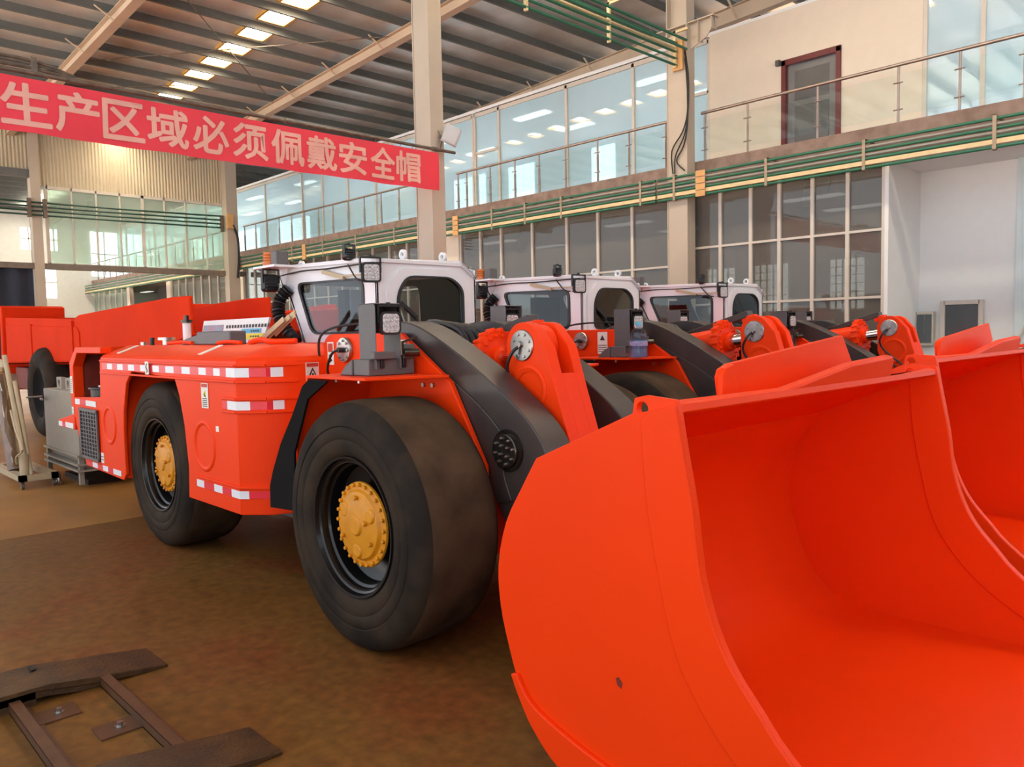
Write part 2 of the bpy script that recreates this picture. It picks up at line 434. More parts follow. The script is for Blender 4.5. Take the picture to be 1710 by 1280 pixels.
for k, (a, b, c, d) in enumerate(((9.9, 10.6, 6.4, 7.5), (11.2, 11.55, 6.4, 7.5), (10.2, 11.4, 4.0, 5.6), (8.4, 9.6, 1.0, 3.4), (13.1, 14.4, 5.2, 7.5), (14.9, 17.2, 5.6, 7.5), (2.0, 4.5, 4.0, 6.0))):  # later panes added to brighten the bay and stand for bright reflections
    m = MB(); m.box(-45.19 if k > 3 else -45.32, -45.17 if k > 3 else -45.28, a, b, c, d); wn = struct(m.build('window_%d' % (k+20), DAYPANE))
    m = MB(); m.box(-45.3, -45.15, a, b, (c+d)/2-0.03, (c+d)/2+0.03).box(-45.3, -45.15, (a+b)/2-0.03, (a+b)/2+0.03, c, d)
    struct(m.build('glazing_bar', ALU, wn))

# partition on the left: cladding above, glazing band, open below
WX = -27.3
def cladding(name, y0, y1, z0, z1):
    m = MB(); n = int((y1-y0)/0.1); rows = [[], []]
    for i in range(n*4+1):
        y = y0+(y1-y0)*i/(n*4); x = WX+(0.03 if i % 4 in (1, 2) else 0.0)
        rows[0].append((x, y, z0)); rows[1].append((x, y, z1))
    m.sheet(rows); m.box(WX-0.06, WX-0.04, y0, y1, z0, z1)
    return struct(m.build(name, CLAD, ang=20))
cladding('wall_left', 6.55, 12.7, 6.53, 8.4)
cladding('wall_left_upper', -3, 6.5, 6.95, 8.4)
m = MB(); m.box(WX-0.1, WX+0.12, -3, 6.5, 6.72, 6.95); struct(m.build('trim_1', PURLIN))
m = MB(); m.box(WX-0.12, WX+0.14, 3.0, 13.0, 4.00, 4.17); struct(m.build('trim_2', paint('beam_brown_grey', (0.22, 0.18, 0.145), 0.6, var=0.2)))
ys = [6.72+0.705*i for i in range(9)]
m = MB()
for i, y in enumerate(ys): m.box(WX-0.04, WX+0.04, y-(0.045 if i in (0, 4, 8) else 0.022), y+(0.045 if i in (0, 4, 8) else 0.022), 4.15, 6.53)
m.box(WX-0.04, WX+0.04, ys[0], ys[-1], 4.15, 4.2).box(WX-0.04, WX+0.04, ys[0], ys[-1], 6.44, 6.53)
wn = struct(m.build('window_1', ALU))
for a, b in zip(ys, ys[1:]):
    m = MB(); m.box(WX-0.008, WX+0.008, a+0.02, b-0.02, 4.18, 6.47); struct(m.build('pane', GLASSLEFT, wn))

# ------------------------------------------------------------------ office block on the far side
SY, GY, UY = 13.05, 13.15, 14.5
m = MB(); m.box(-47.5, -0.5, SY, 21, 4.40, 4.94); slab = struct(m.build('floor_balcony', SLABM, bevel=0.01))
# lower glazing, wall pieces
def lattice(name, xa, xb, zs, xs, y, pane, frame=ALU, wd=0.04, parent=None):
    m = MB()
    for x in xs: m.box(x-wd/2-0.01, x+wd/2+0.01, y-0.05, y+0.05, zs[0], zs[-1])
    for z in zs: m.box(xa, xb, y-0.045, y+0.045, z-wd/2, z+wd/2)
    wn = struct(m.build(name, frame))
    for a, b in zip(xs, xs[1:]):
        for c, d in zip(zs, zs[1:]):
            m = MB(); m.box(a+wd/2, b-wd/2, y-0.006, y+0.006, c+wd/2, d-wd/2); struct(m.build('pane', pane, wn))
    return wn
zl = [0.9, 2.24, 3.32, 4.38]
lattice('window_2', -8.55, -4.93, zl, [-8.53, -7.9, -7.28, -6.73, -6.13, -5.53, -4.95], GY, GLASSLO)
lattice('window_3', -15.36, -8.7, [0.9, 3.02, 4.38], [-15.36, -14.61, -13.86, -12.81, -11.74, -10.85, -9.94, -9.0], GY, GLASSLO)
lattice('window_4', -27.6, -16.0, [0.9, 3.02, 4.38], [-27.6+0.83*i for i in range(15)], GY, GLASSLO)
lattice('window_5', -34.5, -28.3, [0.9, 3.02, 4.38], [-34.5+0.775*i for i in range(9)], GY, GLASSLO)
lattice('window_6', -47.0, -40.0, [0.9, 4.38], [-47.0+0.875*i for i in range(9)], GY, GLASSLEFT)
m = MB(); m.box(-47.5, -4.93, GY-0.08, GY+0.08, 0, 0.88); struct(m.build('wall_office', WALLB))
m = MB()
for a, b in ((-16.0, -15.38), (-35.0, -34.52), (-40.0, -39.6), (-28.3, -27.6)): m.box(a, b, GY-0.08, GY+0.10, 0.88, 4.40)
struct(m.build('wall_office_piers', WALLB))
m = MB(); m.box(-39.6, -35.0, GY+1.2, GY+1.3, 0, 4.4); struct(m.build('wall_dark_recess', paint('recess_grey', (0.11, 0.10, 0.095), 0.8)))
# rooms behind the lower glazing
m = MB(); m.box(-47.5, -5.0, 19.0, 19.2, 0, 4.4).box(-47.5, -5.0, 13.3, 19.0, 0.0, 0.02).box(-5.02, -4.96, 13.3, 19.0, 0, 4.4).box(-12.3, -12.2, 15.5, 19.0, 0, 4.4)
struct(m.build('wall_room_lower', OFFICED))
m = MB()
for a, b, c, d in ((-19.6, -17.9, 2.2, 3.6), (-16.2, -14.5, 2.2, 3.6), (-13.9, -13.0, 2.2, 3.2), (-11.8, -11.0, 2.2, 3.4), (-10.4, -9.5, 2.2, 3.4), (-8.4, -7.6, 2.2, 3.4), (-7.0, -6.0, 2.2, 3.6), (-24.5, -23, 2.2, 3.6), (-28, -26.5, 2.2, 3.6)):
    m.box(a, b, 18.96, 18.99, c, d)
wn = struct(m.build('window_7', DAYDIM))
m = MB()
for a, b in ((-7.0, -6.0), (-8.4, -7.6), (-10.4, -9.5), (-11.8, -11.0)):
    for k in range(1, 5): m.box(a+(b-a)*k/5-0.015, a+(b-a)*k/5+0.015, 18.9, 18.95, 2.2, 3.6)
    for k in range(1, 7): m.box(a, b, 18.9, 18.95, 2.2+0.2*k-0.01, 2.2+0.2*k+0.01)
struct(m.build('window_grille', ALU, wn))
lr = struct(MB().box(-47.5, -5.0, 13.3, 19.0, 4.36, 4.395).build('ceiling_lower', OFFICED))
for k in range(9):
    x = -44+4.6*k
    for y in (15.4, 17.4):
        m = MB(); m.box(x-0.6, x+0.6, y-0.15, y+0.15, 4.335, 4.36); struct(m.build('fill_lamp_panel', FILLLO, lr))  # panels added as fill light for the lower rooms
# upper rooms
m = MB(); m.box(-47.5, -8.9, 19.0, 19.2, 4.94, 7.75).box(-47.5, -47.3, 14.5, 19.0, 4.94, 7.75).box(-24.6, -24.5, 14.6, 19, 4.94, 7.75).box(-12.0, -11.9, 16, 19, 4.94, 7.75)
struct(m.build('wall_room_upper', OFFICEB))
struct(MB().box(-47.5, -0.6, 14.6, 19.0, 4.945, 4.96).build('floor_office', OFFICEW))
m = MB(); m.box(-47.5, -4.8, 14.45, 19.2, 7.72, 7.82); uc = struct(m.build('ceiling_office', OFFICEW))
for k in range(9):
    m = MB(); x = -44+4.1*k; m.box(x-0.6, x+0.6, 15.6, 15.9, 7.68, 7.715).box(x-0.6, x+0.6, 17.4, 17.7, 7.68, 7.715)
    struct(m.build('fill_lamp_panel', FILLUP, uc))  # panels added as fill light for the upper rooms
m = MB()
for a, b in ((-46, -43), (-41, -38), (-36, -33), (-31, -28.5), (-22.5, -20.8), (-19.6, -18.4), (-15.9, -15.0), (-10.8, -9.4)): m.box(a, b, 18.96, 18.99, 5.7, 7.4)
struct(m.build('window_8', DAYPANE))  # glowing panes added to light the upper rooms from the back
def upper(name, xs, door=None):
    m = MB()
    for x in xs: m.box(x-0.035, x+0.035, UY-0.05, UY+0.05, 4.94, 7.70)
    m.box(xs[0], xs[-1], UY-0.05, UY+0.05, 7.62, 7.74).box(xs[0], xs[-1], UY-0.05, UY+0.05, 4.94, 5.0)
    if door: m.box(door[0], door[1], UY-0.05, UY+0.05, 6.62, 6.68)
    wn = struct(m.build(name, ALU))
    for a, b in zip(xs, xs[1:]):
        m = MB(); m.box(a+0.03, b-0.03, UY-0.008, UY+0.008, 4.98, 7.63); struct(m.build('pane', GLASSUP, wn))
upper('window_9', [-16.24, -15.29, -12.9, -10.9, -9.55], (-16.24, -15.29))
upper('window_10', [-9.5, -8.97], (-9.5, -8.97))
upper('window_11', [-47.3, -44, -40, -36, -32, -28.4, -25.6, -24.2, -22.6, -21.0, -18.6, -16.32])
upper('window_12', [-4.82, -3.95, -3.05, -1.6], None)
m = MB(); m.box(-4.85, -0.5, 18.0, 18.1, 4.94, 7.75); struct(m.build('wall_room_right', OFFICEB))
m = MB(); m.box(-4.5, -1.2, 17.95, 17.99, 5.0, 6.1).box(-2.9, -1.2, 17.95, 17.99, 6.2, 7.6); struct(m.build('window_13', DAYPANE))
m = MB(); m.plate([(-8.93, 4.94), (-4.85, 4.94), (-4.85, 7.76), (-8.93, 7.76)], [[(-7.36, 4.97), (-6.22, 4.97), (-6.22, 6.83), (-7.36, 6.83)]], 'y', UY-0.06, UY+0.08)
struct(m.build('wall_upper', WALLB))
m = MB(); m.box(-7.36, -7.27, UY-0.1, UY+0.06, 4.94, 6.83).box(-6.31, -6.22, UY-0.1, UY+0.06, 4.94, 6.83).box(-7.36, -6.22, UY-0.1, UY+0.06, 6.73, 6.84)
dr = struct(m.build('door_1', DOORRED, bevel=0.006))
m = MB(); m.box(-7.25, -6.33, UY-0.02, UY+0.02, 4.96, 6.72); struct(m.build('door_leaf', DOORGREY, dr))
m = MB(); m.box(-7.12, -6.46, UY-0.028, UY-0.02, 5.05, 5.95).box(-7.12, -6.46, UY-0.028, UY-0.02, 6.05, 6.6); struct(m.build('door_panel', paint('door_pane_grey', (0.12, 0.12, 0.125), 0.15, coat=0.4), dr))
m = MB(); m.box(-7.46, -7.38, UY-0.14, UY-0.06, 6.76, 6.86); cb = m.build('door_closer', GREYBOX, dr); struct(cb)
# right part below the balcony: white recess
m = MB(); m.box(-4.93, -4.87, GY-0.06, 14.5, 0, 4.4).box(-4.93, -3.4, 14.5, 14.6, 0, 4.4)
struct(m.build('wall_right_recess', WALLW))
m = MB(); m.box(-4.9, -0.5, GY-0.1, 14.6, 4.36, 4.40); struct(m.build('ceiling_recess', WALLW))
m = MB(); m.box(-3.42, -0.5, 14.42, 14.5, 0, 4.36); wr = struct(m.build('wall_right', ICEBLUE))
m = MB(); m.obox((-3.44, 14.40, 1.35), (-2.6, 14.40, 3.2), 0.03, 0.03).obox((-3.44, 14.40, 1.1), (-2.6, 14.40, 2.9), 0.03, 0.03); struct(m.build('stair_rail', ALU, wr))
def wallwin(name, x0, x1, z0, z1, y=14.47, mull=None, frame=ALU):
    m = MB(); t = 0.05
    m.box(x0-t, x0+0.02, y-0.05, y+0.02, z0-t, z1+t).box(x1-0.02, x1+t, y-0.05, y+0.02, z0-t, z1+t).box(x0, x1, y-0.05, y+0.02, z1-0.02, z1+t).box(x0, x1, y-0.05, y+0.02, z0-t, z0+0.02)
    if mull: m.box(mull-0.015, mull+0.015, y-0.03, y+0.02, z0, z1)
    wn = struct(m.build(name, frame, bevel=0.004))
    m = MB(); m.box(x0, x1, y-0.01, y+0.01, z0, z1); struct(m.build('pane', DOORBLUE, wn))
wallwin('window_14', -4.46, -3.92, 0.95, 2.12)
tagged = MB(); tagged.box(-4.865, -4.60, 14.36, 14.498, 1.42, 2.0)
db = tagged.build('distribution_box', paint('box_cream', (0.62, 0.58, 0.50), 0.5), org=(-4.75, 14.43, 1.42), bevel=0.01)
tag(db, 'shallow metal wall cabinet with two grey glazed doors on the white recess wall', 'cabinet')
for a, b in ((-4.85, -4.74), (-4.73, -4.62)):
    m = MB(); m.box(a, b, 14.345, 14.36, 1.47, 1.95); m.build('door', DOORBLUE, db, org=(-4.75, 14.43, 1.42))

# ------------------------------------------------------------------ steel columns
def column(name, x0, x1, y0, y1, z1, label, bracket=None):
    root = empty(name, ((x0+x1)/2, (y0+y1)/2, 0)); tag(root, label, 'column')
    og = root.location.copy()
    m = MB()
    t = 0.02
    m.box(x0, x0+t, y0, y1, 0, z1).box(x1-t, x1, y0, y1, 0, z1).box(x0+t, x1-t, (y0+y1)/2-0.01, (y0+y1)/2+0.01, 0, z1)
    zc = z1 if bracket is None else bracket-0.15
    m.box(x0+t, x1-t, y0+0.012, y1-0.012, 0, zc)
    m.build('shaft', COLUMN, root, og)
    m = MB(); m.box(x0-0.06, x1+0.06, y0-0.06, y1+0.06, 0, 0.03); m.build('base_plate', COLUMN, root, og)
    if bracket:
        m = MB()
        m.prism([(x1, bracket), (x1+0.5, bracket), (x1+0.5, bracket-0.12), (x1+0.35, bracket-0.3), (x1, bracket-0.45)], 'y', (y0+y1)/2-0.01, (y0+y1)/2+0.01)
        m.box(x0-0.35, x1+0.55, y0+0.02, y1-0.02, bracket, bracket+0.02).box(x1+0.48, x1+0.5, y0+0.04, y1-0.04, bracket-0.2, bracket)
        m.box(x1+0.2, x1+0.215, y0+0.04, y1-0.04, bracket-0.36, bracket)
        m.build('corbel', COLUMN, root, og)
    return root
column('steel_column', -10.15, -9.74, 7.76, 8.02, 8.9, 'cream steel column that the right end of the red banner is tied to')
column('steel_column', -8.83, -8.38, 12.76, 13.02, 8.9, 'cream steel column with a corbel and green pipes, against the balcony', bracket=7.42)
column('steel_column', -27.24, -26.86, 12.22, 12.62, 8.4, 'cream column at the corner of the partition glazing and the balcony')
column('steel_column', -27.45, -27.12, 6.28, 6.55, 8.4, 'cream column between the partition glazing and the navy curtain')
column('steel_column', -47.9, -47.4, 12.7, 13.0, 8.4, 'distant cream column where the balcony ends far behind the dump truck')
# ================================================================== the loaders
LO = (-5.4, 3.47, 0.0)
YC = 3.47
def mir(y): return 2*YC-y

def make_loader():
    root = empty('mining_loader', LO)
    B = lambda m, name, mat, par=root, **k: m.build(name, mat, par, LO, **k)
    # ---------------------------------------------------------- wheels
    def wheel(ax, yo, s):
        """ax: axle x; yo: outer face y; s: +1 when the outer face looks to -Y"""
        c = (ax, yo, 0.709); d = (0, s, 0)
        W = 0.56
        half = [(0.39, 0.06), (0.402, 0.03), (0.43, 0.014), (0.49, 0.002), (0.496, 0.006), (0.502, 0.002), (0.56, 0.0), (0.566, 0.006), (0.572, 0.0), (0.615, 0.006), (0.650, 0.018), (0.681, 0.038), (0.698, 0.062), (0.707, 0.092), (0.711, 0.135), (0.711, W/2)]
        prof = half+[(r, W-t) for r, t in half[::-1][1:]]
        m = MB(); m.lathe(prof+[(0.36, W-0.05), (0.36, 0.05)], c, d, 72, close=True)
        cy_, cz_ = c[0], c[2]
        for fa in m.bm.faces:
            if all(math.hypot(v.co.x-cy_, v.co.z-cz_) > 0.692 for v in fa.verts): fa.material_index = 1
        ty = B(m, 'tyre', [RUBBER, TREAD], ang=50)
        m = MB()
        m.lathe([(0.365, 0.10), (0.392, 0.07), (0.403, 0.032), (0.398, 0.018), (0.386, 0.020), (0.378, 0.045), (0.362, 0.055), (0.356, 0.09), (0.342, 0.10), (0.335, 0.17), (0.29, 0.195), (0.0, 0.20), (0.0, 0.30), (0.36, 0.30)], c, d, 64)
        B(m, 'rim', GLOSSBLACK, ty)
        m = MB(); C = Vector(c)+Vector(d)*0.065; c = tuple(C)
        m.lathe([(0.0, -0.006), (0.115, -0.006), (0.135, 0.0), (0.19, 0.006), (0.205, 0.028), (0.243, 0.030), (0.246, 0.046), (0.20, 0.052)], c, d, 48)
        for k in range(24):
            a = 2*math.pi*k/24; p = C+Vector((0.229*math.cos(a), s*0.034, 0.229*math.sin(a)))
            m.cyl(p, p+Vector((0, -s*0.022, 0)), 0.012, n=6)
        for k in range(3):
            a = 2*math.pi*k/3+0.5; p = C+Vector((0.145*math.cos(a), s*0.004, 0.145*math.sin(a)))
            m.lathe([(0, -0.012), (0.035, -0.012), (0.046, 0.0), (0.05, 0.012)], p, d, 20)
        for k in range(3):
            a = 2*math.pi*k/3+1.55; p = C+Vector((0.16*math.cos(a), 0, 0.16*math.sin(a)))
            m.cyl(p, p+Vector((0, -s*0.02, 0)), 0.014, n=6)
        p = C+Vector((0.1, 0, 0.03)); m.cyl(p+Vector((0, s*.02, 0)), p+Vector((0, -s*0.03, 0)), 0.016, n=6)
        m.lathe([(0.0, -0.02), (0.05, -0.02), (0.06, -0.006)], c, d, 24)
        B(m, 'hub', YELLOW, ty, bevel=0.003)
    for ax, yo in ((-3.77, 2.335), (-6.93, 2.425)):
        wheel(ax, yo, 1); wheel(ax, mir(yo), -1)
    # ---------------------------------------------------------- axles and front frame
    m = MB()
    for ax in (-3.77, -6.93): m.cyl((ax, 2.9, 0.71), (ax, mir(2.9), 0.71), 0.17).lathe([(0.17, -0.3), (0.27, -0.2), (0.3, 0), (0.27, 0.2), (0.17, 0.3)], (ax, YC, 0.71), (0, 1, 0), 24)
    m.box(-6.55, -4.15, 2.98, mir(2.98), 0.36, 0.60)  # unseen belly box added to deepen the shade on the floor
    B(m, 'axle', GREYBOX)
    tower = [(-4.32, 0.55), (-4.70, 0.7), (-4.95, 1.30)]+rpoly([(-4.95, 1.30), (-4.96, 1.795), (-4.03, 1.80)], 0.12)[5:10]+[(-4.03, 1.79), (-3.56, 1.50), (-3.27, 1.03), (-3.27, 0.60)]
    m = MB()
    for ya, yb in ((2.93, 2.965), (mir(2.965), mir(2.93))):
        m.plate(tower, [circ(-3.43, 1.16, 0.026, 14)], 'y', ya, yb)
    m.box(-4.9, -4.86, 2.965, mir(2.965), 0.6, 1.60).box(-4.3, -3.3, 2.97, mir(2.97), 0.5, 0.9)
    B(m, 'front_frame', ORANGE, bevel=0.006)
    m = MB()
    m.lathe([(0, 0), (0.082, 0), (0.086, 0.006), (0.086, 0.03)], (-4.66, 2.90, 1.685), (0, 1, 0), 32)
    for k in range(8):
        a = 2*math.pi*k/8; m.cyl((-4.66+0.064*math.cos(a), 2.90, 1.685+0.064*math.sin(a)), (-4.66+0.064*math.cos(a), 2.888, 1.685+0.064*math.sin(a)), 0.009, n=6)
    pv = B(m, 'boom_pin', STEEL)
    m = MB(); m.cyl((-4.66, 2.905, 1.685), (-4.66, 2.86, 1.685), 0.018, n=8); m.tube([(-4.66, 2.865, 1.685), (-4.72, 2.85, 1.66), (-4.80, 2.86, 1.55), (-4.83, 2.92, 1.42)], 0.009)
    B(m, 'grease_hose', BLACK, pv)
    m = MB(); m.tube([(-4.97, 2.90, 1.62), (-4.93, 2.88, 1.76), (-4.84, 2.91, 1.83), (-4.65, 3.0, 1.86), (-4.4, 3.2, 1.86)], 0.009)
    m.tube([(-4.97, 2.90, 1.62), (-5.0, 2.86, 1.52), (-4.98, 2.84, 1.40)], 0.009)
    B(m, 'hydraulic_hose', BLACK)
    # wheel guards
    for s in (0, 1):
        g = (lambda y: y) if s == 0 else mir
        a, b = sorted((g(2.455), g(2.935)))
        m = MB()
        pl = [(-4.37, g(2.45)), (-3.72, g(2.45)), (-3.56, g(2.93)), (-4.37, g(2.93))]
        m.prism(pl, 'z', 1.525, 1.542)
        m.prism([(-4.37, 1.542), (-4.52, 1.10), (-4.53, 0.66), (-4.515, 0.66), (-4.505, 1.10), (-4.355, 1.53)], 'y', a, b)
        fe = B(m, 'wheel_guard', ORANGE, bevel=0.003)
        m = MB()
        yq = g(2.935)+(-0.01 if s == 0 else 0.01)
        for x, z in ((-3.80, 1.475), (-3.71, 1.475)): m.cyl((x, yq+(0.02 if s == 0 else -0.02), z), (x, yq-(0.012 if s == 0 else -0.012), z), 0.014, n=6)
        for x in (-4.2, -3.95): m.cyl((x, g(2.56), 1.525), (x, g(2.56), 1.50), 0.010, n=6)
        B(m, 'guard_bolt', STEEL, fe)
    fl = [(-4.06, 1.518), (-4.28, 1.52), (-4.36, 1.475), (-4.487, 1.301), (-4.66, 1.097), (-4.78, 0.907), (-4.83, 0.80), (-4.835, 0.655), (-4.50, 0.68), (-4.49, 1.05), (-4.30, 1.40)]
    m = MB(); m.prism(fl, 'y', 2.415, 2.43); B(m, 'rubber_flap', FLAP)
    # ---------------------------------------------------------- boom
    top = [(-4.80, 1.60), (-4.68, 1.71), (-4.5, 1.80), (-4.3, 1.855), (-4.1, 1.865), (-3.92, 1.83), (-3.67, 1.725), (-3.4, 1.585), (-3.16, 1.44), (-2.98, 1.31), (-2.87, 1.19), (-2.83, 1.08), (-2.85, 0.92), (-2.82, 0.75), (-2.70, 0.52), (-2.58, 0.36)]
    bot = [(-2.70, 0.24), (-2.92, 0.42), (-3.14, 0.68), (-3.28, 0.90), (-3.42, 1.10), (-3.62, 1.29), (-3.92, 1.45), (-4.3, 1.53), (-4.7, 1.50), (-4.8, 1.54)]
    prof = spl2(top, 3)+spl2(bot, 3)
    for s in (0, 1):
        g = (lambda y: y) if s == 0 else mir
        a, b = sorted((g(2.985), g(3.20)))
        m = MB(); m.prism(prof, 'y', a, b)
        bo = B(m, 'boom_arm', BOOM, bevel=0.008)
        lower = spl2([(-4.05, 1.66), (-3.84, 1.62), (-3.58, 1.50), (-3.34, 1.36), (-3.18, 1.23), (-3.13, 1.14), (-3.16, 1.0), (-3.1, 0.85)], 4)
        edge = [(x-0.0, z-0.0) for x, z in lower]+[(-3.22, 0.82), (-3.27, 0.92), (-3.41, 1.12), (-3.61, 1.31), (-3.91, 1.47), (-4.05, 1.50)]
        q = g(2.985); m = MB(); m.prism(edge, 'y', *sorted((q+(-0.012 if s == 0 else 0.012), q+(0.002 if s == 0 else -0.002))))
        B(m, 'stiffener_plate', BOOM, bo, bevel=0.004)
        y0 = q; d = (0, 1, 0) if s == 0 else (0, -1, 0); sg = -1 if s == 0 else 1
        m = MB()
        m.lathe([(0, -0.035), (0.088, -0.035), (0.094, -0.03), (0.094, -0.012), (0.118, -0.012), (0.122, 0.01)], (-3.13, y0, 1.128), d, 36)
        pc = B(m, 'pivot_cover', OILED, bo)
        for k in range(8):
            m = MB(); t = 2*math.pi*k/8+0.2; m.lathe([(0, -0.016), (0.006, -0.014), (0.0095, -0.004), (0.0095, 0.0)], (-3.13+0.072*math.cos(t), y0+sg*0.035, 1.128+0.072*math.sin(t)), d, 10); B(m, 'cover_bolt', STEEL, bo)
        for k in range(4):
            m = MB(); t = 2*math.pi*k/4+0.6; m.lathe([(0, -0.016), (0.006, -0.014), (0.0095, -0.004), (0.0095, 0.0)], (-3.13+0.035*math.cos(t), y0+sg*0.035, 1.128+0.035*math.sin(t)), d, 10); B(m, 'cover_bolt', STEEL, bo)
    m = MB(); m.cyl((-2.98, 3.2, 0.92), (-2.98, mir(3.2), 0.92), 0.15); m.box(-4.5, -4.3, 3.2, mir(3.2), 1.56, 1.70)
    B(m, 'cross_tube', BOOM)
    # ---------------------------------------------------------- bell crank lever
    ya, yb, yc, yd = 3.24, 3.325, 3.435, 3.51
    head = [(-3.26+0.135*math.cos(t), 1.705+0.135*math.sin(t)) for t in [math.radians(a) for a in range(30, 186, 12)]]
    plate = head+[(-3.39, 1.6), (-3.385, 1.45), (-3.36, 1.39), (-3.28, 1.30), (-3.12, 1.06), (-3.05, 0.85), (-2.78, 0.85), (-2.90, 1.17), (-3.01, 1.49), (-3.075, 1.70)]
    body = [(-3.385, 1.45), (-3.36, 1.39), (-3.28, 1.30), (-3.12, 1.06), (-3.05, 0.85), (-2.78, 0.85), (-2.90, 1.17), (-3.01, 1.49), (-3.03, 1.545), (-3.06, 1.52), (-3.11, 1.44), (-3.2, 1.40), (-3.3, 1.40)]
    m = MB(); m.prism(plate, 'y', ya, yb).prism(plate, 'y', yc, yd).prism(body, 'y', yb-0.006, yc+0.006)
    lv = B(m, 'bell_crank', ORANGE, bevel=0.006, seg=3)
    m = MB()
    m.lathe([(0, -0.012), (0.088, -0.012), (0.093, -0.006), (0.093, 0.01)], (-3.26, ya, 1.705), (0, 1, 0), 36)
    for k in range(8):
        t = 2*math.pi*k/8+0.35; m.cyl((-3.26+0.068*math.cos(t), ya-0.012, 1.705+0.068*math.sin(t)), (-3.26+0.068*math.cos(t), ya-0.02, 1.705+0.068*math.sin(t)), 0.010, n=6)
    m.lathe([(0, -0.03), (0.02, -0.03), (0.022, -0.012)], (-3.27, ya, 1.71), (0, 1, 0), 12)
    B(m, 'pin_cover', STEEL, lv)
    m = MB()
    m.tube([(-3.27, ya-0.02, 1.70), (-3.30, ya-0.05, 1.66), (-3.34, ya-0.05, 1.58), (-3.33, ya-0.03, 1.50), (-3.24, ya-0.02, 1.40), (-3.13, ya-0.03, 1.32), (-3.05, ya-0.03, 1.22), (-3.04, ya-0.02, 1.13), (-3.09, ya-0.01, 1.08)], 0.010)
    m.tube([(-3.27, ya-0.015, 1.28), (-3.22, ya-0.03, 1.30), (-3.17, ya-0.03, 1.27), (-3.14, ya-0.03, 1.18), (-3.10, ya-0.01, 1.10)], 0.010)
    m.cyl((-3.165, ya-0.025, 1.345), (-3.145, ya-0.025, 1.33), 0.014, n=8)
    B(m, 'grease_hose', BLACK, lv)
    m = MB(); m.lathe([(0.10, -0.004), (0.125, -0.010), (0.14, -0.004), (0.142, 0.004), (0.098, 0.004)], (-3.21, ya, 1.45), (0, 1, 0), 32)
    B(m, 'pivot_boss', ORANGE, lv)
    m = MB(); m.lathe([(0.0, 0), (0.125, 0), (0.125, 0.10), (0, 0.10)], (-3.27, 3.33, 1.70), (0, 1, 0), 32); B(m, 'rod_eye', ORANGE, lv, bevel=0.008)
    # tilt cylinder
    ax0, ax1 = Vector((-4.6, 3.385, 1.47)), Vector((-3.30, 3.385, 1.655)); dv = (ax1-ax0).normalized()
    m = MB(); m.lathe([(0, 0), (0.135, 0), (0.135, 0.96), (0.0, 0.96)], ax0, dv, 32)
    fc = ax0+dv*0.98
    ring = []
    m.lathe([(0, -0.03), (0.192, -0.03), (0.192, 0.03), (0.0, 0.03)], fc, dv, 40)
    a_ = Vector((0, 1, 0)); b_ = dv.cross(a_)
    for k in range(18):
        t = 2*math.pi*k/18; p = fc+(a_*math.cos(t)+b_*math.sin(t))*0.19
        m.cyl(p-dv*0.035, p+dv*0.035, 0.017, n=10)
    m.lathe([(0.085, 0.0), (0.085, 0.07), (0.06, 0.08)], fc, dv, 32)
    for k in range(18):
        t = 2*math.pi*k/18; p = fc+(a_*math.cos(t)+b_*math.sin(t))*0.15; m.cyl(p+dv*0.028, p+dv*0.05, 0.010, n=6)
    cy = B(m, 'tilt_cylinder', ORANGE, bevel=0.004)
    m = MB(); m.cyl(fc, ax1, 0.06, n=24); B(m, 'piston_rod', CHROME, cy)
    m = MB(); m.obox((-4.12, 3.55, 1.675), (-3.47, 3.55, 1.865), 0.10, 0.06); sb = B(m, 'safety_strut', BOOM, bevel=0.006)
    m = MB(); m.obox((-3.53, 3.55, 1.80), (-3.41, 3.55, 1.83), 0.085, 0.06).cyl((-3.45, 3.48, 1.82), (-3.45, 3.62, 1.82), 0.03); B(m, 'strut_bracket', ORANGE, sb, bevel=0.005)
    m = MB()
    for k in range(4):
        y = 3.27+0.06*k
        m.tube([(-4.55, y+0.12, 1.72), (-4.3, y+0.1, 1.86-0.01*k), (-4.0, y+0.12, 1.80), (-3.9, y+0.10, 1.66)], 0.022)
    B(m, 'hose_bundle', BLACK)
    # ---------------------------------------------------------- bucket
    P0, P1 = 2.2, 4.76
    back = [(-1.495, 1.53), (-1.66, 1.49), (-2.15, 1.283)]+spl2([(-2.15, 1.283), (-2.235, 1.155), (-2.33, 1.0), (-2.382, 0.815), (-2.374, 0.637), (-2.327, 0.469), (-2.262, 0.31), (-2.17, 0.18), (-2.03, 0.085), (-1.85, 0.05), (-1.5, 0.045)], 3)[1:]+[(-0.30, 0.045)]
    front = spl2([(-0.42, 0.085), (-0.62, 0.155), (-0.86, 0.285), (-1.088, 0.46), (-1.188, 0.572), (-1.281, 0.684), (-1.346, 0.804), (-1.397, 0.972), (-1.425, 1.188), (-1.458, 1.36), (-1.488, 1.525)], 3)
    lug = [(-1.50, 1.545), (-1.62, 1.555), (-1.665, 1.545), (-1.675, 1.49)]
    side = front+lug+back[2:]
    m = MB()
    m.plate(side, [circ(-1.632, 1.508, 0.024, 16)], 'y', P0, P0+0.03)
    m.plate(side, [circ(-1.632, 1.508, 0.024, 16)], 'y', P1-0.03, P1)
    inner = []
    for i, (x, z) in enumerate(back):
        a = Vector((*back[max(i-1, 0)], 0)); b = Vector((*back[min(i+1, len(back)-1)], 0)); d = (b-a).normalized()
        inner.append((x-d.y*0.03, z+d.x*0.03))
    m.prism(back+inner[::-1], 'y', P0+0.001, P1-0.001)
    bk = B(m, 'bucket', ORANGE, bevel=0.005, ang=30)
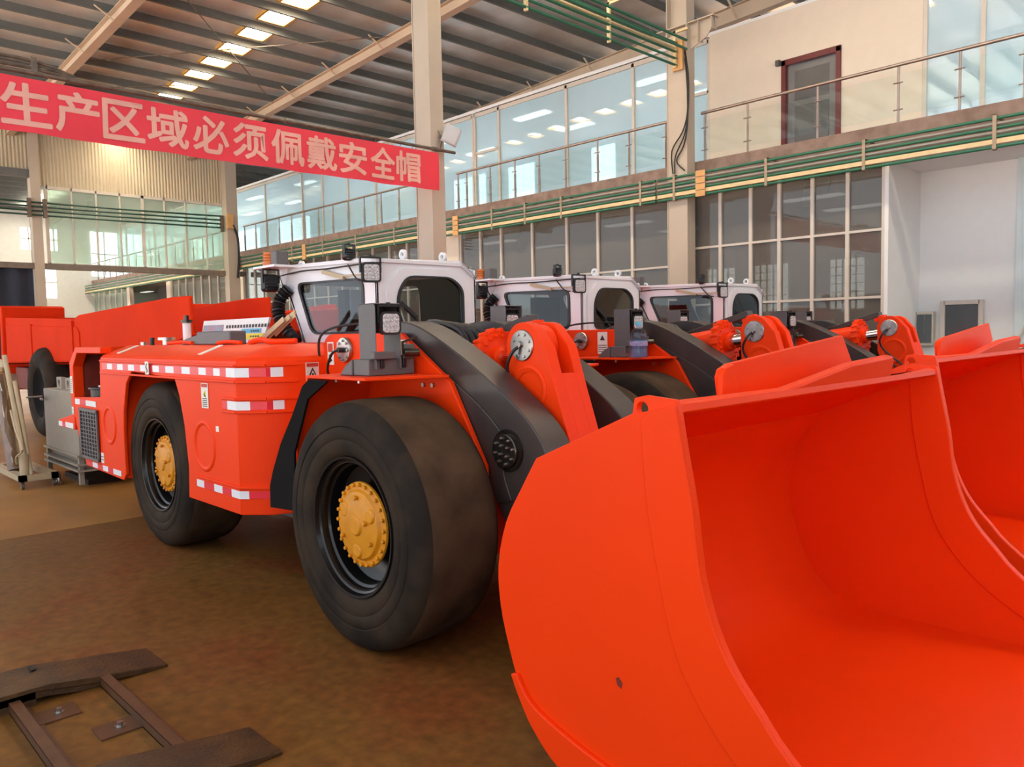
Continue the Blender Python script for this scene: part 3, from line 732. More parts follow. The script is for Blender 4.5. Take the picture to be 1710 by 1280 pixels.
    # edge bands, wear runner, top lip and spill guard
    weld = [(-1.633, 1.47), (-1.622, 1.30), (-1.604, 1.14), (-1.556, 0.897), (-1.509, 0.72), (-1.438, 0.574), (-1.271, 0.38), (-1.0, 0.20), (-0.7, 0.09)]
    for ya_, yb_ in ((P0-0.012, P0+0.002), (P1-0.002, P1+0.012), (P1-0.042, P1-0.028)):
        m = MB(); m.prism(front+[(-1.495, 1.53), (-1.60, 1.50)]+spl2(weld, 3), 'y', ya_, yb_)
        B(m, 'side_edge_plate', ORANGE, bk, bevel=0.004)
    for ya_, yb_ in ((P0-0.022, P0+0.002), (P1-0.002, P1+0.022)):
        run = spl2([(-2.30, 0.37), (-2.255, 0.285), (-2.18, 0.18), (-2.04, 0.07), (-1.85, 0.03), (-1.4, 0.028), (-0.5, 0.028)], 4)
        run2 = spl2([(-0.5, 0.06), (-1.3, 0.10), (-1.75, 0.16), (-2.02, 0.22), (-2.19, 0.285), (-2.265, 0.38)], 4)
        m = MB(); m.prism(run+run2, 'y', ya_, yb_); B(m, 'wear_runner', ORANGE, bk, bevel=0.006)
    m = MB()
    lip = [(P0+0.02, 1.49), (P0+0.02, 1.53), (2.98, 1.526), (3.58, 1.605), (4.04, 1.625), (4.07, 1.605), (4.075, 1.505), (P1-0.03, 1.53), (P1-0.03, 1.49)]
    fr_ = [m.v(-1.545+0.22*(z-1.49)+0.042, y, z) for y, z in lip]; bk_ = [m.v(-1.545+0.22*(z-1.49), y, z+0.012) for y, z in lip]
    m.f(fr_); m.f(bk_[::-1])
    for i in range(len(lip)): m.f([fr_[i], fr_[(i+1) % len(lip)], bk_[(i+1) % len(lip)], bk_[i]])
    B(m, 'top_lip', ORANGE, bk, bevel=0.008)
    m = MB(); gy = [(2.74, 1.47), (2.715, 1.59), (2.73, 1.62), (2.79, 1.64), (3.845, 1.735), (3.96, 1.60), (3.6, 1.5)]
    m.prism(gy, 'x', -1.665, -1.64); m.prism([(2.715, 1.47), (2.715, 1.60), (2.735, 1.625), (2.80, 1.64), (2.84, 1.47)], 'x', -1.65, -1.625)
    B(m, 'spill_guard', ORANGE, bk, bevel=0.004)
    for a, b in ((2.95, 2.98), (mir(2.98), mir(2.95))): m = MB(); m.prism([(-2.78, 0.34), (-2.37, 0.62), (-2.30, 0.36), (-2.62, 0.26)], 'y', a, b); B(m, 'hinge_plate', ORANGE, bk, bevel=0.006)
    for a, b in ((3.30, 3.36), (3.58, 3.64)): m = MB(); m.prism([(-2.85, 1.14), (-2.65, 1.18), (-2.21, 1.22), (-2.32, 1.03), (-2.75, 1.02)], 'y', a, b); B(m, 'hinge_plate', ORANGE, bk, bevel=0.006)
    m = MB(); m.prism([(x*0.016+onx, z*0.02+onz_) for x, z in ((-1, .6), (-.2, 1), (.9, .1), (.6, -1), (-.5, -.6)) for onx, onz_ in ((-1.745, 0.50),)], 'y', P0-0.0015, P0+0.001); B(m, 'paint_chip', DARKRED, bk)
    # ---------------------------------------------------------- rear frame
    YS = 2.38
    m = MB()
    side = [(-5.2, 0.55), (-5.2, 1.60), (-8.13, 1.60), (-8.17, 1.24), (-9.02, 1.20), (-9.03, 0.96), (-9.0, 0.92), (-8.72, 0.52), (-7.62, 0.50), (-7.545, 0.56), (-7.55, 0.95), (-7.52, 1.15), (-7.42, 1.40), (-7.27, 1.505), (-6.30, 1.475), (-6.215, 1.34), (-6.14, 1.11), (-6.09, 0.79), (-6.11, 0.55)]
    for ya_, yb_ in ((YS, YS+0.03), (mir(YS+0.03), mir(YS))): m.prism(side, 'y', ya_, yb_)
    corner = [(-6.05, YS+0.004), (-5.2, YS+0.002), (-5.03, 2.525), (-4.94, 2.75), (-4.94, mir(2.75)), (-5.03, mir(2.525)), (-5.2, mir(YS+0.002)), (-6.05, mir(YS+0.004))]
    m.prism(corner, 'z', 0.55, 1.60)
    m.box(-9.0, -6.0, 2.98, mir(2.98), 0.55, 1.22).box(-8.1, -6.0, 2.98, mir(2.98), 1.2, 1.60)
    m.box(-6.08, -6.05, YS+0.03, 2.98, 0.56, 1.5).box(-7.6, -7.57, YS+0.03, 2.98, 0.52, 1.5).box(-7.6, -6.1, YS+0.03, 2.98, 1.51, 1.53)
    # rear opening: posts and beams round the filter bay
    for g in ((lambda y: y), mir):
        a, b = sorted((g(YS), g(YS+0.10)))
        m.prism([(-9.14, 0.95), (-9.02, 0.95), (-9.02, 1.52), (-8.86, 1.66), (-8.10, 1.66), (-8.10, 1.72), (-8.90, 1.72), (-9.14, 1.56)], 'y', a, b)
        a, b = sorted((g(YS-0.01), g(2.95)))
        m.prism([(-9.62, 0.86), (-9.62, 0.93), (-9.2, 1.0), (-9.02, 1.0), (-9.02, 0.86)], 'y', a, b)
    m.box(-9.1, -9.0, YS+0.1, mir(YS+0.1), 1.64, 1.72)
    rf = B(m, 'rear_frame', ORANGE, bevel=0.006)
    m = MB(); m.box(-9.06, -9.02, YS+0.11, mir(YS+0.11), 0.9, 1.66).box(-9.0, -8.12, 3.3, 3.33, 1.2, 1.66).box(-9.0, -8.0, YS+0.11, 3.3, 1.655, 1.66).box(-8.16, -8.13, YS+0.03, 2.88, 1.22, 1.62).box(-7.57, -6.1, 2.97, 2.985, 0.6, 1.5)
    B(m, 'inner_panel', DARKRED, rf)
    def plan(d):
        d2 = d*0.75
        return [(-8.12, YS+d), (-5.2-d*0.25, YS+d), (-5.03-d2*0.6, 2.525+d2*0.8), (-4.94-d*0.7, 2.75+d*0.4), (-4.94-d*0.7, mir(2.75+d*0.4)), (-5.03-d2*0.6, mir(2.525+d2*0.8)), (-5.2-d*0.25, mir(YS+d)), (-8.12, mir(YS+d))]
    m = MB(); secs = [[(x, y, z) for x, y in plan(d)] for d, z in ((0.0, 1.585), (0.006, 1.62), (0.03, 1.645), (0.25, 1.725), (0.29, 1.73))]
    RR = [[m.v(*p) for p in q] for q in secs]
    for A, Bq in zip(RR, RR[1:]):
        for i in range(8): m.f([A[i], A[(i+1) % 8], Bq[(i+1) % 8], Bq[i]])
    m.f(RR[0][::-1]); m.f(RR[-1])
    dk = B(m, 'engine_deck', ORANGE, bevel=0.004, ang=25)
    # rails and weld rings on the side
    for ya_, sg in ((YS, -1), (mir(YS), 1)):
        m = MB()
        for z, xa, xb in ((1.478, -8.1, -5.2), (1.268, -5.42, -5.2), (1.36, -5.42, -5.2), (1.592, -8.1, -5.2)):
            a, b = sorted((ya_, ya_+sg*0.016)); m.box(xa, xb, a, b, z-0.009, z+0.009)
        a, b = sorted((ya_, ya_+sg*0.012)); m.box(-5.93, -5.2, a, b, 0.735, 0.75)
        if sg < 0:
            for z in (1.478, 1.268, 1.36, 0.742, 1.592):
                m.obox((-5.2, YS-0.006, z), (-5.03, 2.519, z), 0.022, 0.018); m.obox((-5.03, 2.519, z), (-4.95, 2.72, z), 0.022, 0.018)
        B(m, 'side_rail', ORANGE, rf, bevel=0.004)
        for x, z, r in ((-5.77, 0.985, 0.175), (-7.93, 0.985, 0.165)):
            m = MB(); m.lathe([(r-0.022, sg*0.0), (r-0.014, sg*0.008), (r, sg*0.012), (r+0.012, sg*0.008), (r+0.020, 0.0)], (x, ya_, z), (0, 1, 0), 40); B(m, 'weld_ring', ORANGE, rf)
    # reflective tape
    def tape(segs, name='reflective_tape'):
        """segs: list of (p, q, z0, z1, isred) in plan along the side"""
        m = MB()
        for p, q, za, zb, red in segs:
            m.mi = 1 if red else 0
            m.obox((p[0], p[1], (za+zb)/2), (q[0], q[1], (za+zb)/2), 0.004, zb-za)
        B(m, name, [TAPEW, TAPER], rf)
    yt = YS-0.004
    xs = [-8.05, -7.9, -7.76, -7.62, -7.47, -7.33, -7.18, -7.03, -6.88, -6.74, -6.60, -6.46, -6.29, -6.13, -5.97, -5.81, -5.68, -5.55, -5.44, -5.34]
    segs = [((a, yt), (b, yt), 1.515 if i % 2 else 1.512, 1.568 if i % 2 else 1.571, i % 2 == 0) for i, (a, b) in enumerate(zip(xs, xs[1:]))]
    c1, c2, c3 = (-5.2, yt), (-5.033, 2.521), (-4.945, 2.745)
    L = lambda a, b, t: (a[0]+(b[0]-a[0])*t, a[1]+(b[1]-a[1])*t)
    segs += [((-5.34, yt), c1, 1.51, 1.574, False), (c1, L(c1, c2, .45), 1.51, 1.574, False), (L(c1, c2, .45), c2, 1.513, 1.571, True), (c2, L(c2, c3, .12), 1.513, 1.571, True), (L(c2, c3, .12), L(c2, c3, .8), 1.51, 1.575, False)]
    tape(segs)
    tape([((-5.42, yt), (-5.34, yt), 1.285, 1.34, True), ((-5.34, yt), c1, 1.282, 1.343, False), (c1, L(c1, c2, .45), 1.282, 1.343, False), (L(c1, c2, .45), c2, 1.285, 1.34, True), (c2, L(c2, c3, .16), 1.285, 1.34, True), (L(c2, c3, .16), L(c2, c3, .86), 1.285, 1.347, False)])
    tape([((-5.93, yt), (-5.80, yt), .665, .718, False), ((-5.80, yt), (-5.62, yt), .668, .715, True), ((-5.62, yt), (-5.48, yt), .665, .718, False), ((-5.48, yt), (-5.33, yt), .668, .715, True), ((-5.33, yt), c1, .664, .719, False), (c1, L(c1, c2, .3), .664, .719, False), (L(c1, c2, .3), c2, .667, .716, True), (c2, L(c2, c3, .7), .667, .716, True)])
    tape([((-8.98, yt), (-8.82, yt), 1.135, 1.19, False), ((-8.82, yt), (-8.62, yt), 1.137, 1.188, True), ((-8.62, yt), (-8.30, yt), 1.135, 1.19, False)])
    tape([((-8.66, yt), (-8.5, yt), .532, .578, True), ((-8.5, yt), (-8.34, yt), .53, .58, False), ((-8.34, yt), (-8.18, yt), .532, .578, True), ((-8.18, yt), (-8.03, yt), .53, .58, False), ((-8.03, yt), (-7.88, yt), .532, .578, True), ((-7.88, yt), (-7.66, yt), .53, .58, False)])
    ys_ = YS-0.014
    tape([((-9.60, ys_), (-9.46, ys_), .868, .92, False), ((-9.46, ys_), (-9.34, ys_), .87, .918, True), ((-9.34, ys_), (-9.06, ys_), .868, .925, False)])
    # grille and filter bay
    m = MB(); m.box(-8.78, -8.26, YS-0.012, YS-0.002, 0.62, 1.09); gr = B(m, 'radiator_opening', BLACK, rf)
    m = MB()
    for k in range(7): x = -8.78+0.52*k/6; m.box(x-0.008, x+0.008, YS-0.02, YS-0.012, 0.62, 1.09)
    for k in range(13): z = 0.62+0.47*k/12; m.box(-8.78, -8.26, YS-0.022, YS-0.014, z-0.005, z+0.005)
    for xa, xb, za, zb in ((-8.80, -8.24, 1.08, 1.11), (-8.80, -8.24, 0.60, 0.63), (-8.80, -8.77, 0.6, 1.1), (-8.27, -8.24, 0.6, 1.1)): m.box(xa, xb, YS-0.026, YS-0.01, za, zb)
    B(m, 'grille', GREYBOX, gr)
    m = MB(); m.cyl((-8.62, 2.62, 1.20), (-8.62, 2.62, 1.30), 0.19, n=28).cyl((-8.62, 2.62, 1.29), (-8.62, 2.62, 1.315), 0.21, n=28); fi = B(m, 'air_filter', BLACK, bevel=0.006)
    m = MB(); m.cyl((-8.62, 2.62, 1.315), (-8.62, 2.62, 1.40), 0.035, n=16).cyl((-8.62, 2.62, 1.315), (-8.62, 2.62, 1.33), 0.12, n=20); B(m, 'filter_nut', STEEL, fi)
    # stickers
    def sticker(x0, x1, z0, z1, y, marks, name='warning_sticker', par=rf, axis='y'):
        m = MB(); m.box(x0, x1, y-0.003, y, z0, z1); m.mi = 1
        for k in marks:
            m.mi = k[0]; m.prism(k[1], 'y', y-0.005, y-0.003)
        B(m, name, [STICK, INK, INKRED, INKYEL], par)
    lines = lambda x0, x1, zs, h=0.006: [(1, [(x0, z), (x1, z), (x1, z+h), (x0, z+h)]) for z in zs]
    tri = lambda x, z, r: [(1, [(x-r, z-r*.6), (x+r, z-r*.6), (x, z+r)]), ]
    sticker(-5.78, -5.66, 1.27, 1.455, YS-0.002, [(2, [(-5.77, 1.425), (-5.67, 1.425), (-5.67, 1.45), (-5.77, 1.45)]), (3, [(-5.75, 1.37), (-5.70, 1.40), (-5.70, 1.36)]), (1, [(-5.73, 1.36), (-5.70, 1.35), (-5.715, 1.395)])]+lines(-5.76, -5.68, [1.282+0.014*k for k in range(5)]), name='instruction_sticker')
    sticker(-6.87, -6.79, 1.492, 1.60, YS-0.018, [(1, [(-6.85, 1.50), (-6.81, 1.52), (-6.84, 1.56), (-6.815, 1.585), (-6.84, 1.58), (-6.855, 1.555), (-6.825, 1.525)])], name='arrow_sticker')
    sticker(-9.12, -9.04, 1.24, 1.42, YS-0.002, lines(-9.10, -9.06, [1.26+0.02*k for k in range(7)]), name='instruction_sticker')
    sticker(-9.12, -9.05, 1.02, 1.10, YS-0.002, lines(-9.10, -9.07, [1.03, 1.06]), name='instruction_sticker')
    sticker(-8.22, -8.14, 0.60, 0.70, YS-0.002, lines(-8.21, -8.15, [0.63, 0.66]), name='instruction_sticker')
    sticker(-5.55, -5.50, 1.11, 1.15, YS-0.002, [], name='instruction_sticker')
    # hazard sticker on the front corner facet and strips on the deck
    def facet(t0, t1, z0, z1, off=0.006):
        n = Vector((c3[1]-c2[1], -(c3[0]-c2[0]), 0)).normalized()
        a, b = L(c2, c3, t0), L(c2, c3, t1)
        return a, b, n
    m = MB()
    p, q = (-4.936, 2.76), (-4.936, 2.87)
    m.box(-4.94, -4.934, 2.77, 2.87, 1.43, 1.60); m.mi = 2; m.box(-4.934, -4.931, 2.775, 2.865, 1.57, 1.595); m.mi = 1
    m.prism([(2.778, 1.485), (2.862, 1.485), (2.82, 1.565)], 'x', -4.934, -4.931); m.mi = 0; m.prism([(2.795, 1.493), (2.845, 1.493), (2.82, 1.545)], 'x', -4.932, -4.9295); m.mi = 1
    m.prism([(2.81, 1.497), (2.83, 1.497), (2.826, 1.525), (2.812, 1.525)], 'x', -4.931, -4.9285)
    for k in range(3): m.box(-4.934, -4.931, 2.78, 2.86, 1.437+0.014*k, 1.444+0.014*k)
    B(m, 'warning_sticker', [STICK, INK, INKRED], rf)
    for x in (-7.80, -5.95):
        m = MB(); m.obox((x, 2.445, 1.662), (x, 2.62, 1.728), 0.07, 0.006, (0, -0.36, 0.93)); B(m, 'deck_label', STICK, dk)
    # deck fittings
    m = MB(); m.box(-6.66, -6.02, 2.72, 2.86, 1.73, 1.84); m.prism([(-7.02, 1.73), (-6.66, 1.73), (-6.66, 1.82), (-6.95, 1.78)], 'y', 2.73, 2.85); B(m, 'battery_cover', GREYBOX, dk, bevel=0.01)
    m = MB(); m.cyl((-7.42, 2.75, 1.72), (-7.42, 2.75, 1.775), 0.035).cyl((-7.42, 2.75, 1.775), (-7.42, 2.75, 1.80), 0.075); B(m, 'filler_cap', STEEL, dk)
    m = MB(); m.cyl((-7.70, 2.72, 1.72), (-7.70, 2.72, 1.80), 0.022).cyl((-7.73, 2.72, 1.79), (-7.66, 2.72, 1.79), 0.012); B(m, 'drain_valve', BLACK, dk)
    m = MB(); m.cyl((-7.86, 2.70, 1.72), (-7.86, 2.70, 1.76), 0.03); B(m, 'filler_cap', STEEL, dk)
    for P_, r_ in (([(-5.75, 2.76, 1.745), (-5.6, 2.78, 1.765), (-5.4, 2.76, 1.75), (-5.22, 2.86, 1.75)], 0.022), ([(-6.2, 2.70, 1.745), (-6.0, 2.69, 1.755), (-5.8, 2.71, 1.745)], 0.015), ([(-7.3, 2.72, 1.745), (-7.0, 2.74, 1.755), (-6.75, 2.72, 1.745)], 0.016)):
        m = MB(); m.tube(P_, r_); B(m, 'orange_hose', ORANGE, dk)
    # ---------------------------------------------------------- cab
    XF, YN, YF = -5.2, 3.56, 4.60
    sideo = [(-6.34, 1.72), (-6.74, 2.405), (-5.34, 2.365), (XF, 2.33), (XF, 1.60), (-5.6, 1.60), (-5.6, 1.72)]
    swin = rpoly([(-6.45, 2.265), (-5.385, 2.245), (-5.36, 2.05), (-5.385, 1.80), (-6.215, 1.80)], 0.09)
    swin = rpoly([(-6.45, 2.265), (-5.37, 2.245), (-5.37, 1.80), (-6.215, 1.80)], 0.10)
    fo = [(YN, 1.55), (YN, 2.36), (YN+0.05, 2.385), (4.43, 2.405), (YF, 2.27), (YF, 1.55)]
    fwin = rpoly([(3.73, 1.80), (3.74, 2.12), (3.84, 2.26), (4.31, 2.262), (4.44, 2.17), (4.44, 1.80)], 0.09)
    ins = lambda P, d: [((a-sum(p[0] for p in P)/len(P))*(1-d)+sum(p[0] for p in P)/len(P), (b-sum(p[1] for p in P)/len(P))*(1-d)+sum(p[1] for p in P)/len(P)) for a, b in P]
    fw1 = rpoly([(-6.42, 2.25), (-5.95, 2.24), (-5.93, 1.82), (-6.2, 1.82)], 0.08)
    fw2 = rpoly([(-5.74, 2.23), (-5.34, 2.22), (-5.34, 1.82), (-5.74, 1.82)], 0.08)
    m = MB()
    m.plate(sideo, [swin], 'y', YN, YN+0.02); m.plate(sideo, [fw1], 'y', YF-0.02, YF)
    m.plate(fo, [fwin], 'x', XF-0.02, XF)
    for ya_, yb_ in ((YN, YN+0.06), (YF-0.06, YF)): m.prism([(-6.36, 1.72), (-6.32, 1.72), (-6.70, 2.405), (-6.75, 2.405)], 'y', ya_, yb_)
    m.prism([(-6.38, 1.74), (-6.34, 1.72), (-6.385, 1.80), (-6.41, 1.80)], 'y', YN, YF); m.prism([(-6.66, 2.26), (-6.63, 2.26), (-6.70, 2.405), (-6.75, 2.405)], 'y', YN, YF)
    m.prism([(-6.78, 2.405), (-5.36, 2.365), (-5.18, 2.355), (-5.18, 2.385), (-5.36, 2.40), (-6.78, 2.437)], 'y', YN-0.02, 4.43)
    m.sheet([[(-6.78, 4.43, 2.437), (-5.18, 4.43, 2.40)], [(-6.78, YF+0.01, 2.30), (-5.18, YF+0.01, 2.265)]]); m.sheet([[(-6.78, 4.43, 2.405), (-5.18, 4.43, 2.36)], [(-6.78, YF-0.01, 2.29), (-5.18, YF-0.01, 2.25)]])
    # raised surround of the windscreen
    srr = rpoly([(3.64, 1.60), (3.64, 2.17), (3.80, 2.325), (4.36, 2.325), (4.53, 2.20), (4.53, 1.60)], 0.03)
    m.plate(srr, [fwin], 'x', XF, XF+0.02)
    cabp = B(m, 'cab', CABWHITE, bevel=0.006)
    m = MB()
    m.plate(ins(sideo, 0.03), [swin], 'y', YN+0.022, YN+0.05); m.plate(ins(sideo, 0.03), [fw1], 'y', YF-0.05, YF-0.022)
    m.plate(ins(fo, 0.03), [fwin], 'x', XF-0.05, XF-0.022)
    m.box(-6.6, XF-0.05, YN+0.03, YF-0.03, 2.33, 2.36); m.box(-6.3, XF-0.05, YN+0.03, YF-0.03, 1.60, 1.66)
    m.box(-5.62, -5.25, 3.75, 4.5, 1.62, 1.84).box(-6.2, -5.8, 3.85, 4.35, 1.62, 1.78).box(-6.32, -6.2, 3.9, 4.3, 1.75, 2.2)
    B(m, 'cab_interior', CABDARK, cabp)
    for nm, P, ax_, t in (('side_window', swin, 'y', YN-0.004), ('windscreen', fwin, 'x', XF+0.022)):
        m = MB(); m.plate(P, [ins(P, 0.07)], ax_, t-0.006, t+0.012); B(m, 'window_seal', BLACK, cabp)
        m = MB(); m.prism(ins(P, 0.03), ax_, t+0.004 if ax_ == 'y' else t-0.01, t+0.008 if ax_ == 'y' else t-0.006); B(m, nm, CABGLASS, cabp)
    m = MB(); m.obox((XF+0.035, 4.0, 1.83), (XF+0.035, 3.80, 2.0), 0.016, 0.012, (1, 0, 0)).obox((XF+0.045, 3.92, 1.92), (XF+0.045, 3.76, 2.04), 0.03, 0.01, (1, 0, 0)); B(m, 'wiper', BLACK, cabp)
    m = MB(); m.obox((-5.95, YN-0.03, 2.33), (-5.62, YN-0.03, 2.26), 0.02, 0.035).obox((-5.68, YN-0.03, 2.275), (-5.28, YN-0.035, 2.265), 0.012, 0.014); B(m, 'side_wiper', POLEC, cabp)
    m = MB()
    for xa in (-6.6,): m.prism([(-6.80, 2.40), (-6.40, 2.40), (-6.40, 2.42), (-6.80, 2.42)], 'y', YN-0.24, YN+0.05)
    m.prism([(-6.74, 2.40), (-6.55, 2.40), (-6.62, 2.22)], 'y', YN-0.03, YN)
    B(m, 'beacon_bracket', CABWHITE, cabp)
    for x, y in ((-5.30, 3.9), (-5.30, 4.32), (-6.6, 3.7)): m = MB(); m.lathe([(0.022, -0.012), (0.022, 0.012), (0.042, 0.012), (0.042, -0.012)], (x, y, 2.44), (0, 1, 0), 18, close=True); B(m, 'lifting_eye', CABWHITE, cabp)
    m = MB(); m.tube([(-6.72, YN-0.03, 2.34), (-6.3, YN-0.025, 2.36), (-5.9, YN-0.025, 2.35), (-5.35, YN-0.03, 2.35), (-5.24, YN-0.04, 2.33)], 0.007, n=6)
    m.tube([(-6.70, YN-0.03, 2.34), (-6.66, YN-0.02, 2.25), (-6.60, YN-0.02, 2.20)], 0.007, n=6); m.tube([(-5.55, YN-0.03, 2.36), (-5.42, YN-0.04, 2.24), (-5.34, YN-0.03, 2.22)], 0.007, n=6)
    B(m, 'lamp_cable', BLACK, cabp)
    # corrugated intake hose behind the cab
    m = MB(); P = spline([Vector(p) for p in ((-6.54, YN-0.03, 2.22), (-6.60, YN-0.09, 2.12), (-6.58, YN-0.12, 1.99), (-6.50, YN-0.10, 1.85), (-6.38, YN-0.06, 1.73))], 14)
    m.tube(P, lambda t: 0.055+0.010*math.sin(t*2*math.pi*20), n=12, smooth=1)
    B(m, 'intake_hose', BLACK, cabp)
    # ---------------------------------------------------------- lamps
    def work_light(c, d, sz=0.075, arm=None):
        """c centre of the lens, d facing direction (unit, in plan)"""
        C = Vector(c); D = Vector(d).normalized(); S = Vector((0, 0, 1)).cross(D).normalized(); U = Vector((0, 0, 1))
        def ring(t, s, r): return [C+D*t+S*a+U*b for a, b in rrect(-s, s, -s, s, r, 3)]
        m = MB()
        secs = [ring(0.0, sz, 0.03), ring(-0.03, sz, 0.03), ring(-0.05, sz*0.86, 0.03)]
        R = [[m.v(*p) for p in s_] for s_ in secs]
        for A, Bq in zip(R, R[1:]):
            n = len(A)
            for i in range(n): m.f([A[i], A[(i+1) % n], Bq[(i+1) % n], Bq[i]])
        m.f(R[0]); m.f(R[-1][::-1])
        for k in range(5):
            zz = -0.055+0.0275*k
            m.obox(C-D*0.045+U*zz*sz/0.075-S*sz*0.8, C-D*0.045+U*zz*sz/0.075+S*sz*0.8, 0.05, 0.007)
        m.obox(C-D*0.03+S*sz*1.05, C-D*0.03+S*sz*1.05+U*sz*1.5, 0.03, 0.01, S); m.obox(C-D*0.03-S*sz*1.05, C-D*0.03-S*sz*1.05+U*sz*1.5, 0.03, 0.01, S)
        m.obox(C-D*0.03-S*sz*1.1+U*sz*1.5, C-D*0.03+S*sz*1.1+U*sz*1.5, 0.03, 0.012)
        m.cyl(C-D*0.03+U*sz*1.5, C-D*0.03+U*sz*1.8, 0.014, n=8)
        wl = B(m, 'work_light', BLACK)
        m = MB()
        r_ = [C+D*0.003+S*a+U*b for a, b in rrect(-sz*0.8, sz*0.8, -sz*0.8, sz*0.8, 0.02, 3)]
        m.f([m.v(*p) for p in r_])
        for a in range(4):
            for b in range(4): p = C+D*0.003+S*(a-1.5)*sz*0.38+U*(b-1.5)*sz*0.38; m.cyl(p, p+D*0.006, sz*0.14, sz*0.06, n=8)
        B(m, 'lens', LENS, wl)
        if arm: m = MB(); m.obox(C-D*0.03+U*sz*1.65, arm, 0.03, 0.012); B(m, 'lamp_arm', BLACK, wl)
    fd = (1.0, -0.35, -0.05)
    work_light((-3.80, 2.695, 1.85), (1, -0.12, 0), 0.068)
    work_light((-4.33, 4.20, 1.86), (1, -0.12, 0), 0.068)
    work_light((-5.17, 3.50, 2.27), (1, -0.25, 0), 0.078, (-5.3, 3.6, 2.41))
    work_light((-5.55, 3.52, 2.44), (-1, -0.15, 0), 0.05)
    work_light((-6.67, 3.40, 2.27), (-1, -0.1, 0), 0.08)
    m = MB(); m.lathe([(0, 0.13), (0.058, 0.12), (0.064, 0.10), (0.060, 0.09), (0.064, 0.075), (0.060, 0.065), (0.064, 0.05), (0.060, 0.04), (0.066, 0.02), (0.066, 0.0), (0, 0)], (-6.66, 3.42, 2.425), (0, 0, 1), 24); B(m, 'beacon', AMBER)
    m = MB(); m.box(-6.58, -6.47, 3.38, 3.50, 2.42, 2.55); B(m, 'horn_box', GREYBOX, bevel=0.01)
    # lamp guards and control boxes on the wheel guards
    def guard(x, y, z0, mir_=False):
        wd, dp, h = 0.18, 0.17, 0.388
        m = MB(); yy0, yy1 = y, y+wd
        m.prism([(x-dp, z0), (x, z0), (x, z0+h-0.02), (x-0.015, z0+h), (x-dp+0.015, z0+h), (x-dp, z0+h-0.02)], 'y', yy0, yy0+0.006)
        m.prism([(x-dp, z0), (x, z0), (x, z0+h-0.02), (x-0.015, z0+h), (x-dp+0.015, z0+h), (x-dp, z0+h-0.02)], 'y', yy1-0.006, yy1)
        m.box(x-dp, x, yy0, yy1, z0+h-0.008, z0+h).box(x-dp-0.002, x-dp+0.006, yy0, yy1, z0+h*0.55, z0+h)
        B(m, 'lamp_guard', GREYBOX, bevel=0.003)
    guard(-3.83, 2.605, 1.58); guard(-4.31, 4.11, 1.60)
    m = MB(); m.box(-4.02, -3.855, 2.57, 2.90, 1.543, 1.64).prism([(-4.16, 1.543), (-4.02, 1.543), (-4.02, 1.64), (-4.10, 1.60)], 'y', 2.56, 2.86); bx = B(m, 'control_box', GREYBOX, bevel=0.006)
    m = MB(); m.box(-3.86, -3.82, 2.585, 2.74, 1.64, 1.685).box(-3.98, -3.82, 2.80, 2.88, 1.64, 1.725); B(m, 'box_lid', GREYBOX, bx, bevel=0.005)
    for y in (2.66, 2.82): m = MB(); m.box(-3.855, -3.842, y-0.013, y+0.013, 1.585, 1.65); B(m, 'latch', BLACK, bx, bevel=0.004)
    m = MB(); m.cyl((-3.82, 2.80, 1.675), (-3.78, 2.88, 1.675), 0.025).cyl((-3.82, 2.78, 1.66), (-3.82, 2.78, 1.74), 0.012).obox((-3.82, 2.78, 1.735), (-3.80, 2.88, 1.765), 0.012, 0.012); B(m, 'hose_coupling', OILED, bx)
    m = MB(); m.box(-4.55, -4.25, 4.05, 4.40, 1.543, 1.62); B(m, 'control_box', GREYBOX, bevel=0.006)
    sticker(-4.18, -3.98, 1.62, 1.75, 2.928, [(2, [(-4.17, 1.71), (-3.99, 1.71), (-3.99, 1.74), (-4.17, 1.74)]), (3, [(-4.17, 1.62), (-4.10, 1.62), (-4.10, 1.69), (-4.17, 1.69)]), (3, [(-4.06, 1.62), (-4.0, 1.62), (-4.0, 1.69), (-4.06, 1.69)]), (1, [(-4.15, 1.63), (-4.12, 1.63), (-4.135, 1.68)]), (1, [(-4.05, 1.63), (-4.01, 1.63), (-4.03, 1.68)])], par=root)
    sticker(-4.46, -4.34, 1.56, 1.77, 2.928, [(1, [(-4.43, 1.69), (-4.37, 1.69), (-4.40, 1.74)])]+lines(-4.45, -4.35, [1.58, 1.60, 1.62, 1.64]), par=root)
    sticker(-4.90, -4.82, 1.58, 1.74, 2.928, [(2, [(-4.89, 1.67), (-4.83, 1.67), (-4.83, 1.73), (-4.89, 1.73)]), (1, [(-4.88, 1.59), (-4.84, 1.61), (-4.87, 1.64), (-4.84, 1.66), (-4.88, 1.65)])], par=root)
    return root

L1 = make_loader()
tag(L1, 'orange mining loader nearest the camera, its whole side and both near wheels in view', 'loader', 'orange mining loaders parked side by side')
L2 = copy_tree(L1); L2.location = (LO[0]-0.42, LO[1]+2.95, 0); L2['label'] = 'orange mining loader in the middle of the row, carrying a water bottle'
L3 = copy_tree(L1); L3.location = (LO[0]-0.44, LO[1]+5.90, 0); L3['label'] = 'orange mining loader farthest from the camera, parked beside the office glazing'
# the two farther loaders hold boom and bucket a little higher
for Lx in (L2, L3):
    for ch in Lx.children:
        if ch.name.split('.')[0] in ('bucket', 'bell_crank', 'tilt_cylinder', 'safety_strut'): ch.location.z += 0.045; ch.location.x += 0.28 if Lx is L2 else 0.32
        elif ch.name.split('.')[0] in ('boom_arm', 'cross_tube'): ch.location.x += 0.10
# ================================================================== things hung on the building
def thing(name, loc, label, cat, group=None): return tag(empty(name, loc), label, cat, group)

